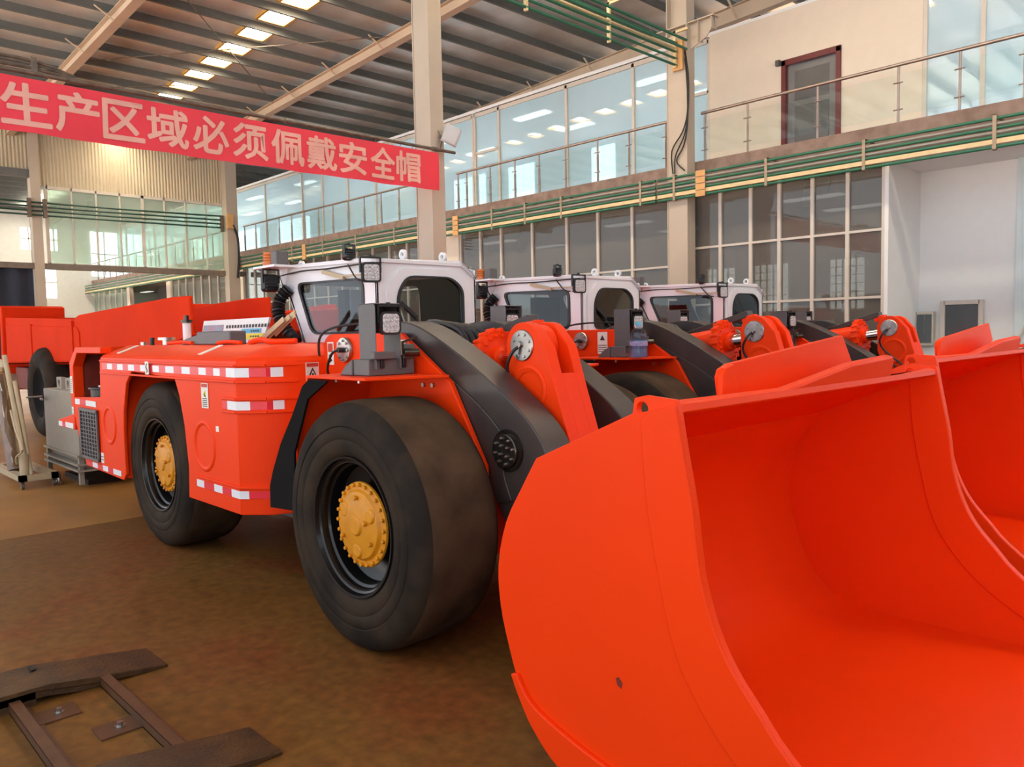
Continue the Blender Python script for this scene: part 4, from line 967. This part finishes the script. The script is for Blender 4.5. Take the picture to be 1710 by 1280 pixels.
# banner on its pole
BX = -9.6
def bz(y, top): # slight sag
    s = (y-1.2)*(7.79-y)/10.9
    return (4.565 if top else 3.995)-0.012*s+(0.004*math.sin(y*9) if not top else 0)
bt = thing('banner', (BX, 4.5, 4.0), 'long red banner with pink Chinese lettering hung from a pole under the roof', 'banner')
m = MB(); N = 90
for off in (0.0, 0.004):
    rows = []
    for t in [k/6 for k in range(7)]:
        rows.append([(BX+off+0.012*math.sin(y*5+2*t)*(0.3+t), y, bz(y, True)*(1-t)+bz(y, False)*t) for y in [1.2+(7.79-1.2)*i/N for i in range(N+1)]])
    m.sheet(rows)
m.build('cloth', BANNER, bt, bt.location)
CH = [('生', 2.23, .45), ('产', 2.72, .43), ('区', 3.20, .43), ('域', 3.69, .46), ('必', 4.21, .44), ('须', 4.72, .44), ('佩', 5.24, .46), ('戴', 5.75, .44), ('安', 6.24, .43), ('全', 6.75, .42), ('帽', 7.21, .42)]
for ch, y, wd in CH:
    cu = bpy.data.curves.new('t', 'FONT'); cu.body = ch; cu.size = 0.46; cu.offset = 0.0; cu.resolution_u = 3
    to = bpy.data.objects.new('t', cu); COL.objects.link(to)
    bpy.context.view_layer.update()
    me = bpy.data.meshes.new_from_object(to.evaluated_get(bpy.context.evaluated_depsgraph_get()))
    bpy.data.objects.remove(to)
    xs_ = [v.co.x for v in me.vertices]; zs_ = [v.co.y for v in me.vertices]
    cx, cz, sx = (min(xs_)+max(xs_))/2, (min(zs_)+max(zs_))/2, wd/(max(xs_)-min(xs_))
    hz = 0.425/(max(zs_)-min(zs_))
    for v in me.vertices:
        yy = y+(v.co.x-cx)*sx; zz = 4.285+(v.co.y-cz)*hz-0.012*(y-1.2)*(7.79-y)/10.9
        tt = (4.565-zz)/0.57
        v.co = Vector((BX+0.008+0.012*math.sin(yy*5+2*tt)*(0.3+tt), yy, zz))-bt.location
    bm_ = bmesh.new(); bm_.from_mesh(me); base = list(bm_.verts); n0 = 1     # heavier strokes: the glyph laid over itself
    src = me.copy()
    for q_, (dy, dz) in enumerate(((.011, 0), (-.011, 0), (0, .011), (0, -.011), (.008, .008), (-.008, .008), (.008, -.008), (-.008, -.008))):
        k0 = len(bm_.verts); bm_.from_mesh(src); bm_.verts.ensure_lookup_table()
        for v in bm_.verts[k0:]: v.co += Vector((0.0003*(q_+1), dy, dz))
    bm_.to_mesh(me); bm_.free(); bpy.data.meshes.remove(src)
    me.materials.clear(); me.materials.append(BLET); me.name = 'character'
    o = bpy.data.objects.new('character', me); COL.objects.link(o); o.parent = bt
pl = thing('banner_pole', (BX, 4.5, 4.62), 'rusty steel pole along the top edge of the red banner, tied to the steel column', 'pole')
m = MB(); m.cyl((BX-0.045, 0.8, 4.632), (BX-0.045, 8.16, 4.632), 0.024, n=14); m.build('tube', POLE, pl, pl.location)
for y in (2.72, 5.3, 7.78): m = MB(); m.cyl((BX-0.045, y-0.06, 4.632), (BX-0.045, y+0.06, 4.632), 0.033, n=14); m.build('sleeve', POLE, pl, pl.location)
for k in range(7):
    y = 6.4+0.22*k; m = MB(); m.tube([(BX, y, 4.56), (BX-0.01, y+0.03, 4.60), (BX-0.07, y+0.05, 4.64)], 0.004, n=5); m.build('tie', POLE, pl, pl.location)
cab_ = thing('cable_bundle', (BX-0.1, 1.6, 4.72), 'tangle of dark cables on brackets above the left end of the red banner', 'cable')
for dz, r_ in ((0.03, 0.02), (0.075, 0.014), (0.11, 0.018)):
    m = MB(); m.tube([(BX-0.12, 0.8, 4.68+dz), (BX-0.12, 1.6, 4.665+dz), (BX-0.12, 2.3, 4.68+dz), (BX-0.12, 2.75, 4.655+dz*0.4)], r_, n=8); m.build('cable', POLE, cab_, cab_.location)
for y in (1.9, 2.35): m = MB(); m.box(BX-0.15, BX-0.09, y-0.03, y+0.03, 4.64, 4.82); m.build('bracket', POLE, cab_, cab_.location)

# floodlight on the column beside the banner
fl_ = thing('floodlight', (-9.66, 8.02, 4.7), 'flat grey floodlight tilted outwards on the column above the banner pole', 'light')
m = MB(); m.obox((-9.60, 7.99, 4.735), (-9.53, 8.07, 5.0), 0.26, 0.05, (1, -0.4, 0)); m.build('housing', paint('floodlight_grey', (0.52, 0.53, 0.54), 0.4), fl_, fl_.location, bevel=0.012)
m = MB(); m.obox((-9.575, 7.965, 4.76), (-9.505, 8.045, 4.98), 0.22, 0.012, (1, -0.4, 0)); m.build('glass', paint('floodlight_glass', (0.62, 0.64, 0.65), 0.12), fl_, fl_.location)
m = MB(); m.obox((-9.74, 7.92, 4.86), (-9.58, 8.02, 4.87), 0.03, 0.03); m.tube([(-9.73, 7.90, 4.95), (-9.70, 7.94, 4.80), (-9.72, 7.92, 4.66)], 0.01); m.build('arm', POLE, fl_, fl_.location)

# balcony railings
def railing(label, x0, x1, posts, end0=True):
    t = thing('balcony_railing', ((x0+x1)/2, 13.12, 4.94), label, 'railing', None)
    og = t.location
    m = MB(); m.cyl((x0, 13.12, 5.83), (x1, 13.12, 5.83), 0.028, n=14); m.build('handrail', RAILM, t, og)
    for x in posts:
        m = MB(); m.cyl((x, 13.12, 4.94), (x, 13.12, 5.80), 0.02, n=10)
        m.box(x-0.006, x+0.006, 13.09, 13.15, 4.94, 5.5)
        p = m.build('post', RAILM, t, og)
        for z in (5.14, 5.55): m = MB(); m.cyl((x-0.07, 13.10, z), (x+0.07, 13.10, z), 0.011, n=8); m.build('clamp', RAILM, p, og)
    for a, b in zip(posts, posts[1:]):
        m = MB(); m.box(a+0.05, b-0.05, 13.095, 13.105, 5.05, 5.68); m.build('glass_panel', GLASSRAIL, t, og)
railing('steel and glass balcony railing in front of the maroon framed door', -8.3, -0.6, [-8.22, -7.34, -6.05, -4.75, -3.88, -3.05, -2.2, -1.3])
railing('steel and glass balcony railing between the two cream columns right of the banner', -15.45, -8.9, [-15.40, -15.07, -14.2, -13.34, -12.55, -11.74, -10.83, -10.0, -9.1])
railing('steel and glass balcony railing seen below the right end of the banner', -27.5, -16.2, [-27.4+0.86*k for k in range(14)])
railing('steel and glass balcony railing in the bay beyond the partition glazing', -47.2, -28.3, [-47.1+0.94*k for k in range(21)])

BRKT = paint('bracket_tan', (0.42, 0.32, 0.22), 0.5, var=0.2)
# conduits along the balcony edge
def pipes(label, x0, x1, brk, tags=(), y=12.70, mats=None):
    t = thing('conduit_run', ((x0+x1)/2, y, 4.4), label, 'pipe', None); og = t.location
    for z, r_, mt, nm in ((4.64, .024, GREENP, 'green_conduit'), (4.565, .022, GREYP, 'grey_conduit'), (4.505, .024, GREENP, 'green_conduit'), (4.445, .022, GREYP, 'grey_conduit'), (4.385, .024, GREENP, 'green_conduit'), (4.245, .024, GREENP, 'green_conduit')):
        m = MB(); m.cyl((x0, y, z), (x1, y, z), r_, n=12); m.build(nm, mt, t, og)
    m = MB(); m.box(x0, x1, y-0.025, y+0.025, 4.285, 4.35); m.build('cable_channel', CREAMP, t, og)
    for x in brk:
        yb_ = 12.755 if -8.95 < x < -8.3 else 13.045
        m = MB(); m.box(x-0.025, x+0.025, y-0.033, y-0.027, 4.20, 4.69).box(x-0.025, x+0.025, y+0.03, yb_, 4.67, 4.69).box(x-0.025, x+0.025, y-0.033, y+0.04, 4.68, 4.69).box(x-0.025, x+0.025, y-0.033, y+0.03, 4.20, 4.212).box(x-0.025, x+0.025, y+0.03, y+0.037, 4.20, 4.69)
        m.build('bracket', BRKT, t, og)
    for x in tags:
        for k in range(4): m = MB(); m.box(x-0.10, x+0.10, y-0.06, y-0.036, 4.205+0.12*k, 4.315+0.12*k); m.build('flow_tag', TAGM, t, og, bevel=0.006)
pipes('green and grey conduits along the balcony right of the corbelled column', -9.0, -0.5, [-8.62, -6.75, -5.1, -3.3], [-8.03])
pipes('green and grey conduits along the balcony between the two columns right of the banner', -15.7, -9.05, [-15.5, -13.7, -12.6, -11.5, -9.4], [-15.0])
pipes('green and cream conduits along the balcony below the right end of the banner', -27.4, -16.0, [-27.0, -25, -23.2, -21.3, -19.5, -17.6], [-22.4])
pipes('cream and green conduits along the balcony beyond the partition glazing', -45.1, -28.3, [-44.5, -43, -40, -37, -34, -31, -29], [])
# pipes across the roof to the corbelled column
ov = thing('overhead_conduits', (-8.2, 9.0, 6.9), 'green and cream pipes running overhead to the corbelled column', 'pipe'); og = ov.location
for k, (dx, z, mt) in enumerate(((0, 7.09, GREENP), (0.0, 6.99, CREAMP), (0, 6.93, GREENP), (0, 6.81, GREENP), (0, 6.69, GREENP), (0.22, 7.09, GREENP), (0.22, 6.93, GREENP))):
    m = MB(); m.cyl((-8.56+dx, 5.0, z), (-8.56+dx, 12.70, z), 0.024, n=10); m.build('cream_conduit' if mt is CREAMP else 'green_conduit', mt, ov, og)
for y in (8.73, 10.72, 12.66):
    m = MB(); m.box(-8.60, -8.54, y-0.02, y+0.02, 6.64, 7.30).box(-8.60, -8.28, y-0.02, y+0.02, 7.26, 7.30)
    if y < 12: m.box(-8.58, -8.55, y-0.015, y+0.015, 7.30, 9.2)
    m.build('hanger', CREAMP, ov, og)
m = MB(); m.box(-8.66, -8.44, 12.71, 12.755, 6.60, 7.14); m.build('mounting_board', TAGM, ov, og)
cb_ = thing('cable_loop', (-8.36, 12.72, 5.6), 'black cables hanging down the corbelled column to the balcony conduits', 'cable'); og = cb_.location
for P_ in ([(-8.42, 12.735, 7.0), (-8.36, 12.735, 6.7), (-8.35, 12.735, 6.1), (-8.36, 12.735, 5.75), (-8.47, 12.735, 5.45), (-8.70, 12.735, 5.15), (-8.68, 12.735, 4.72)],
           [(-8.41, 12.735, 6.9), (-8.33, 12.735, 6.5), (-8.33, 12.735, 5.9), (-8.42, 12.735, 5.4), (-8.62, 12.735, 5.05), (-8.64, 12.735, 4.72)],
           [(-8.40, 12.735, 6.8), (-8.35, 12.735, 6.2), (-8.35, 12.735, 5.6), (-8.44, 12.735, 5.2), (-8.60, 12.735, 4.95), (-8.42, 12.735, 4.74)]):
    m = MB(); m.tube(P_, 0.013, n=6); m.build('cable', BLACK, cb_, og)
lp = thing('partition_conduits', (-27.05, 9.4, 5.8), 'four dark green pipes crossing the partition glazing on the left', 'pipe'); og = lp.location
for k in range(4):
    z = 5.97-0.125*k
    m = MB(); m.tube([(-27.05, 2.5, z), (-27.05, 6.4, z), (-27.05, 9.4, z+0.03), (-27.05, 12.17, z+0.09-0.01*k)], 0.028, n=8); m.build('green_conduit', paint('dark_pipe', (0.02, 0.07, 0.055), 0.5) if k == 0 else bpy.data.materials['dark_pipe'], lp, og)
for y in (6.2, 6.62, 12.12):
    m = MB(); m.box(-27.10, -26.99, y-0.05, y+0.05, 5.52, 6.08); m.build('bracket', POLE, lp, og)
m = MB(); m.box(-26.855, -26.77, 12.20, 12.42, 5.62, 6.12); m.build('flow_tag', TAGM, lp, og)
m = MB(); m.tube([(-26.80, 12.40, 5.75), (-26.80, 12.56, 5.3), (-26.80, 12.57, 4.6), (-26.80, 12.50, 3.9)], 0.04, n=8); m.build('cable', BLACK, lp, og)

# curtain
m = MB(); rows = []
for z in (1.3, 2.6, 4.0):
    rows.append([(-27.3+0.04*math.sin(y*11), y, z) for y in [4.2+(6.26-4.2)*i/60 for i in range(61)]])
m.sheet(rows); rows = [[(x-0.012, y, z) for x, y, z in r_] for r_ in rows]; m.sheet(rows)
tag(m.build('curtain', CURTAIN, org=(-27.3, 5.2, 1.3)), 'plain navy curtain hung below the beam at the far left', 'curtain')

# ================================================================== machines and carts at the rear left
def dump_truck(label, x0, x1, y0, y1, zt, zb, tyres):
    t = thing('mining_truck', ((x0+x1)/2, (y0+y1)/2, 0), label, 'truck', None); og = t.location
    m = MB()
    L_ = x1-x0; xm = x0+L_*0.5
    pr = [(x0, zb), (xm, zb+0.09), (x1-L_*0.10, zb+0.35), (x1+0.03, zb+0.52), (x1, zt-0.06), (x1-0.6, zt-0.05), (xm+0.3, zt-0.16), (xm, zt-0.22), (x0, zt-0.06)]
    for ya, yb in ((y0, y0+0.05), (y1-0.05, y1)): m.prism(pr, 'y', ya, yb)
    m.prism([(x0, zb), (xm, zb+0.09), (x1-L_*0.10, zb+0.35), (x1+0.03, zb+0.52), (x1+0.03, zb+0.56), (x1-L_*0.10, zb+0.40), (xm, zb+0.15), (x0, zb+0.06)], 'y', y0, y1)
    tr = m.build('dump_body', TRUCK, t, og, bevel=0.02)
    m = MB(); m.prism([(x0+0.1, zt-0.22), (xm+0.2, zt-0.36), (xm+0.35, zt-0.45), (xm+0.35, zb+0.15), (x0+0.1, zb+0.06)], 'y', y0-0.02, y0); m.build('body_panel', TRUCK, tr, og, bevel=0.015)
    for xr, zz in ((xm-0.04, 0.08), (x0+L_*.22, 0.04)): m = MB(); m.box(xr, xr+0.08, y0-0.04, y0, zb+zz, zt-0.25); m.build('body_rib', TRUCK, tr, og)
    m = MB(); m.prism([(x0-0.35, 0.75), (x0-0.10, 0.75), (x0+0.02, zt+0.16), (x0-0.16, zt+0.2)], 'y', y0-0.06, y1+0.06); m.build('headboard', TRUCK, t, og, bevel=0.02)
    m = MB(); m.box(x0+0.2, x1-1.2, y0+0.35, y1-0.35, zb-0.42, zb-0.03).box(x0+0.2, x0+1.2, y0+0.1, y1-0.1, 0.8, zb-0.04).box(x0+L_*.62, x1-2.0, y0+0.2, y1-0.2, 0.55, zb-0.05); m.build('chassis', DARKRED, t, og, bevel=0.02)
    for cx in tyres:
        for yy, d in ((y0-0.20, 1), (y1+0.20, -1)):
            m = MB(); R_ = 0.84; m.lathe([(0.45, 0.06), (0.5, 0.02), (0.66, 0.0), (0.76, 0.03), (0.82, 0.09), (R_, 0.16), (R_, 0.40), (0.82, 0.48), (0.5, 0.54), (0.45, 0.5)], (cx, yy, R_), (0, d, 0), 40, close=True); ty = m.build('tyre', RUBBER, t, og)
            m = MB(); m.lathe([(0.0, 0.10), (0.3, 0.12), (0.44, 0.04), (0.46, 0.06), (0.44, 0.3), (0, 0.3)], (cx, yy, R_), (0, d, 0), 30); m.build('rim', FLAP, ty, og)
    return t
dump_truck('orange dump truck with a raised-side body behind the nearest loader, on the left', -19.75, -9.85, 3.95, 5.05, 2.38, 1.30, (-16.6, -13.6))
t2 = dump_truck('farther orange dump truck with a white stripe, seen past the deck of the nearest loader', -23.0, -16.75, 8.25, 10.3, 2.62, 1.55, (-21.5, -18.2))
m = MB(); m.box(-17.42, -17.30, 8.235, 8.245, 2.26, 2.47); m.build('white_stripe', TAPEW, t2, t2.location)
m = MB(); m.box(-16.7, -13.6, 8.4, 9.8, 1.9, 2.34); m.build('hood', TRUCK, t2, t2.location, bevel=0.03)

kb = thing('steel_cabinet', (-11.1, 3.1, 0), 'grey steel cabinet with a latch standing behind the rear of the nearest loader', 'cabinet'); og = kb.location
m = MB(); m.box(-11.82, -10.35, 2.75, 3.45, 0.40, 1.17); m.build('body', CABINET, kb, og, bevel=0.012)
m = MB()
for z in (0.40, 0.29, 0.22): m.box(-11.84, -10.33, 2.72, 3.45, z-0.012, z+0.012)
for x in (-11.8, -10.4): m.box(x-0.03, x+0.03, 2.75, 2.80, 0.05, 0.40); m.box(x-0.03, x+0.03, 3.4, 3.45, 0.05, 0.4)
m.box(-11.75, -10.4, 2.82, 3.4, 0.22, 0.39)
m.build('base_frame', CABINET, kb, og)
m = MB(); m.box(-11.6, -10.6, 2.9, 3.35, 0.0, 0.06); m.build('plinth', BLACK, kb, og)
m = MB(); m.cyl((-11.83, 2.74, 1.06), (-11.83, 2.55, 1.06), 0.012).cyl((-11.83, 2.72, 1.03), (-11.70, 2.70, 1.03), 0.016); m.build('latch', STEEL, kb, og)
for x in (-11.45, -11.05):
    m = MB(); m.plate([(x-0.11, 1.16), (x+0.11, 1.16), (x+0.11, 1.32), (x-0.11, 1.32)], [circ(x, 1.24, 0.05, 16)], 'y', 2.85, 2.9); m.build('lifting_lug', CABINET, kb, og)
hk = thing('tow_shackle', (-11.0, 3.02, 0.06), 'small bare steel shackle on the floor in front of the grey cabinet', 'shackle')
m = MB(); m.tube([(-11.08, 2.66, 0.02), (-11.06, 2.66, 0.12), (-11.0, 2.66, 0.15), (-10.94, 2.66, 0.12), (-10.92, 2.66, 0.02)], 0.022); m.build('bow', STEEL, hk, hk.location)
m = MB(); m.cyl((-11.12, 2.66, 0.035), (-10.88, 2.66, 0.035), 0.018); m.build('pin', STEEL, hk, hk.location)

tc_ = thing('pipe_trolley', (-11.9, 2.3, 0), 'low steel trolley at the left edge with upright poles wrapped in plastic film', 'trolley'); og = tc_.location
m = MB(); m.box(-13.2, -10.85, 2.22, 2.30, 0.10, 0.17).box(-13.2, -10.85, 2.56, 2.64, 0.10, 0.17).box(-10.93, -10.85, 2.22, 2.64, 0.10, 0.17).box(-12.3, -12.22, 2.22, 2.64, 0.10, 0.17); m.build('base_frame', POLEC, tc_, og)
for y in (2.26, 2.60):
    for x in (-10.92, -13.1):
        m = MB(); m.cyl((x, y-0.015, 0.045), (x, y+0.015, 0.045), 0.045, n=16).box(x-0.02, x+0.02, y-0.02, y+0.02, 0.04, 0.10); m.build('caster', POLE, tc_, og)
m = MB(); m.cyl((-10.95, 2.30, 0.17), (-10.97, 2.30, 0.42), 0.055, n=16); m.build('socket', POLEC, tc_, og)
for p, q, r_ in (((-10.97, 2.30, 0.4), (-11.55, 2.28, 1.62), 0.028), ((-10.90, 2.36, 0.17), (-11.35, 2.33, 1.30), 0.022), ((-11.15, 2.34, 0.17), (-11.75, 2.30, 1.55), 0.03)):
    m = MB(); m.cyl(p, q, r_, n=10); m.build('pole', POLEC, tc_, og)
m = MB(); m.cyl((-11.5, 2.36, 0.17), (-11.85, 2.34, 1.35), 0.13, n=18); m.build('wrapped_bundle', PIPEW, tc_, og)
m = MB(); rows = []
for k in range(9):
    t = k/8; z = 1.45-1.2*t; wv = 0.10+0.32*t**1.3-0.25*max(0, t-0.75)
    rows.append([(-11.62+0.42*t+wv*(u-0.35), 2.26+0.05*math.sin(u*7+k), z+0.03*math.sin(u*9+2*k)) for u in [i/10 for i in range(11)]])
m.sheet(rows); m.build('film_wrap', FILM, tc_, og)
m = MB(); m.tube([(-11.2, 2.24, 0.95), (-10.9, 2.22, 0.72), (-10.62, 2.22, 0.52), (-10.95, 2.22, 0.40), (-11.05, 2.24, 0.30)], 0.012, n=6); m.build('strap', POLEC, tc_, og)

# ================================================================== ramp on the floor
rp = thing('wheel_ramp', (-3.9, 0.6, 0), 'rusty steel double wheel ramp with two wedge tracks lying on the floor', 'ramp'); og = rp.location
for x0, x1, lz in ((-4.66, -4.33, 0.0), (-3.35, -3.04, 0.0)):
    m = MB(); m.prism([(1.53, 0.0), (1.53, 0.012), (0.95, 0.095), (-0.4, 0.10), (-0.4, 0.075), (0.9, 0.07), (1.2, 0.02), (1.4, 0.0)], 'x', x0, x1)
    for x in (x0+0.01, x1-0.02): m.prism([(1.50, 0.0), (0.95, 0.08), (-0.4, 0.085), (-0.4, 0.03), (0.95, 0.03), (1.1, 0.0)], 'x', x, x+0.01)
    m.build('wedge_track', RAMP, rp, og, bevel=0.004)
for y in (1.235, 0.83):
    m = MB(); m.box(-4.35, -3.33, y-0.045, y+0.045, 0.0, 0.006).box(-4.35, -3.33, y-0.045, y-0.037, 0.0, 0.05).box(-4.35, -3.33, y-0.005, y+0.003, 0.0, 0.05).box(-4.35, -3.33, y-0.045, y+0.003, 0.046, 0.052)
    m.build('cross_bar', RAMPBAR, rp, og)
for cx, cy in ((-4.16, 0.955), (-3.80, 1.115)):
    m = MB(); m.box(cx-0.075, cx+0.075, cy-0.10, cy+0.08, 0.0, 0.008); p = m.build('foot_plate', RAMPBAR, rp, og)
    m = MB(); m.cyl((cx, cy, 0.008), (cx, cy, 0.03), 0.014, n=8).cyl((cx, cy, 0.008), (cx, cy, 0.012), 0.024, n=12); m.build('anchor_bolt', STEEL, p, og)
m = MB(); m.box(-4.44, -4.34, 0.72, 0.90, 0.0, 0.09); m.build('corner_bracket', RAMP, rp, og)
m = MB(); m.box(-4.62, -4.55, 0.93, 0.955, 0.10, 0.104); m.build('slot_mark', BLACK, rp, og)

# ================================================================== small things on the machines
sg_ = thing('sign_board', (-7.2, 3.40, 1.73), 'white, blue and yellow printed board on the deck of the nearest loader', 'sign'); og = sg_.location
def tl(x, h): return (x, 3.36+h*0.2, 1.765+h)   # board leans back a little
def quad(m, x0, x1, h0, h1, off):
    vs = [Vector(tl(x0, h0)), Vector(tl(x1, h0)), Vector(tl(x1, h1)), Vector(tl(x0, h1))]; o_ = Vector((0, -off, off*0.35))
    m.f([m.v(*(v+o_)) for v in vs])
m = MB()
A_ = [tl(-8.12, -0.03), tl(-6.74, -0.03), tl(-6.68, 0.20), tl(-8.12, 0.20)]
f_ = [m.v(*p) for p in A_]; b__ = [m.v(p[0], p[1]+0.02, p[2]-0.005) for p in A_]
m.f(f_); m.f(b__[::-1])
for i in range(4): m.f([f_[i], f_[(i+1) % 4], b__[(i+1) % 4], b__[i]])
m.mi = 1
for k in range(15): quad(m, -7.55+0.062*k, -7.515+0.062*k, 0.112, 0.142, 0.005)
for k in range(4): quad(m, -7.0+0.045*k, -6.97+0.045*k, 0.07, 0.085, 0.006); quad(m, -7.0+0.05*k, -6.968+0.05*k, 0.02, 0.035, 0.006)
m.build('board', [SIGNW, INK], sg_, og)
m = MB(); quad(m, -7.9, -6.74, 0.002, 0.055, 0.004); m.build('yellow_band', SIGNY, sg_, og)
m = MB(); quad(m, -7.2, -6.8, 0.06, 0.10, 0.004); m.build('blue_patch', SIGNB, sg_, og)
m = MB(); quad(m, -8.10, -7.62, 0.05, 0.15, 0.004); m.build('photo_patch', paint('photo_patch', (0.20, 0.30, 0.42), 0.4, var=0.7, scale=22, c2=(0.42, 0.16, 0.17)), sg_, og)
bp_ = MB(); bp_.cyl((-8.02, 3.18, 1.725), (-8.02, 3.18, 1.95), 0.04, n=16); pi = bp_.build('breather_pipe', TAPEW, L1, LO)
bp_ = MB(); bp_.cyl((-8.02, 3.18, 1.945), (-8.02, 3.18, 1.975), 0.055, n=16).cyl((-8.02, 3.18, 1.97), (-8.02, 3.18, 2.02), 0.025, n=12); bp_.build('breather_cap', OILED, pi, LO)
for k, (dx, dz, dy) in enumerate(((0, 0, 0), (0.06, 0.02, 0.035), (0.11, 0.04, 0.07), (0.02, 0.06, 0.105))):
    m = MB(); m.obox((-6.33+dx, 3.14+dy, 1.765+dz), (-6.02+dx*0.6, 3.19+dy, 1.93+dz), 0.045, 0.008, (0.0, -1, 0.0))
    tag(m.build('wood_strip', WOOD, org=(-6.17+dx, 3.17+dy, 1.765)), 'thin tan wood strip in the loose bundle beside the corrugated hose of the nearest loader', 'wood', 'wood strips on the loader deck')
nl = MB(); nl.box(-6.30, -6.29, 3.93, 4.12, 1.93, 2.2); o = nl.build('notice_sheet', [SIGNW, paint('notice_green', (0.25, 0.55, 0.12), 0.5)], org=(-6.3, 4.0, 1.93))
o.location.x += 0.13
tag(o, 'printed notice sheet inside the cab of the nearest loader, seen through the windscreen', 'notice')

# water bottle on the second loader
bl = thing('water_bottle', (-4.06, 5.435, 1.543), 'large clear water bottle with a blue cap standing on the middle loader', 'bottle'); og = bl.location
bc = (-4.06, 5.435, 1.5435)
m = MB(); m.lathe([(0.0, 0.006), (0.066, 0.0), (0.074, 0.012), (0.074, 0.07), (0.070, 0.076), (0.074, 0.082), (0.074, 0.15), (0.071, 0.155), (0.074, 0.16), (0.072, 0.19), (0.055, 0.235), (0.03, 0.262), (0.022, 0.272), (0.022, 0.285)], bc, (0, 0, 1), 28); m.build('bottle_body', PET, bl, og)
m = MB(); m.lathe([(0.0, 0.010), (0.064, 0.008), (0.070, 0.016), (0.070, 0.155), (0, 0.155)], bc, (0, 0, 1), 28); m.build('water', WATERM, bl, og)
m = MB(); m.lathe([(0.0755, 0.104), (0.0755, 0.142)], bc, (0, 0, 1), 28); m.build('paper_label', LABELP, bl, og)
m = MB(); m.lathe([(0.0, 0.306), (0.024, 0.306), (0.026, 0.302), (0.026, 0.278), (0.0, 0.278)], bc, (0, 0, 1), 24); m.build('cap', CAPBLUE, bl, og)
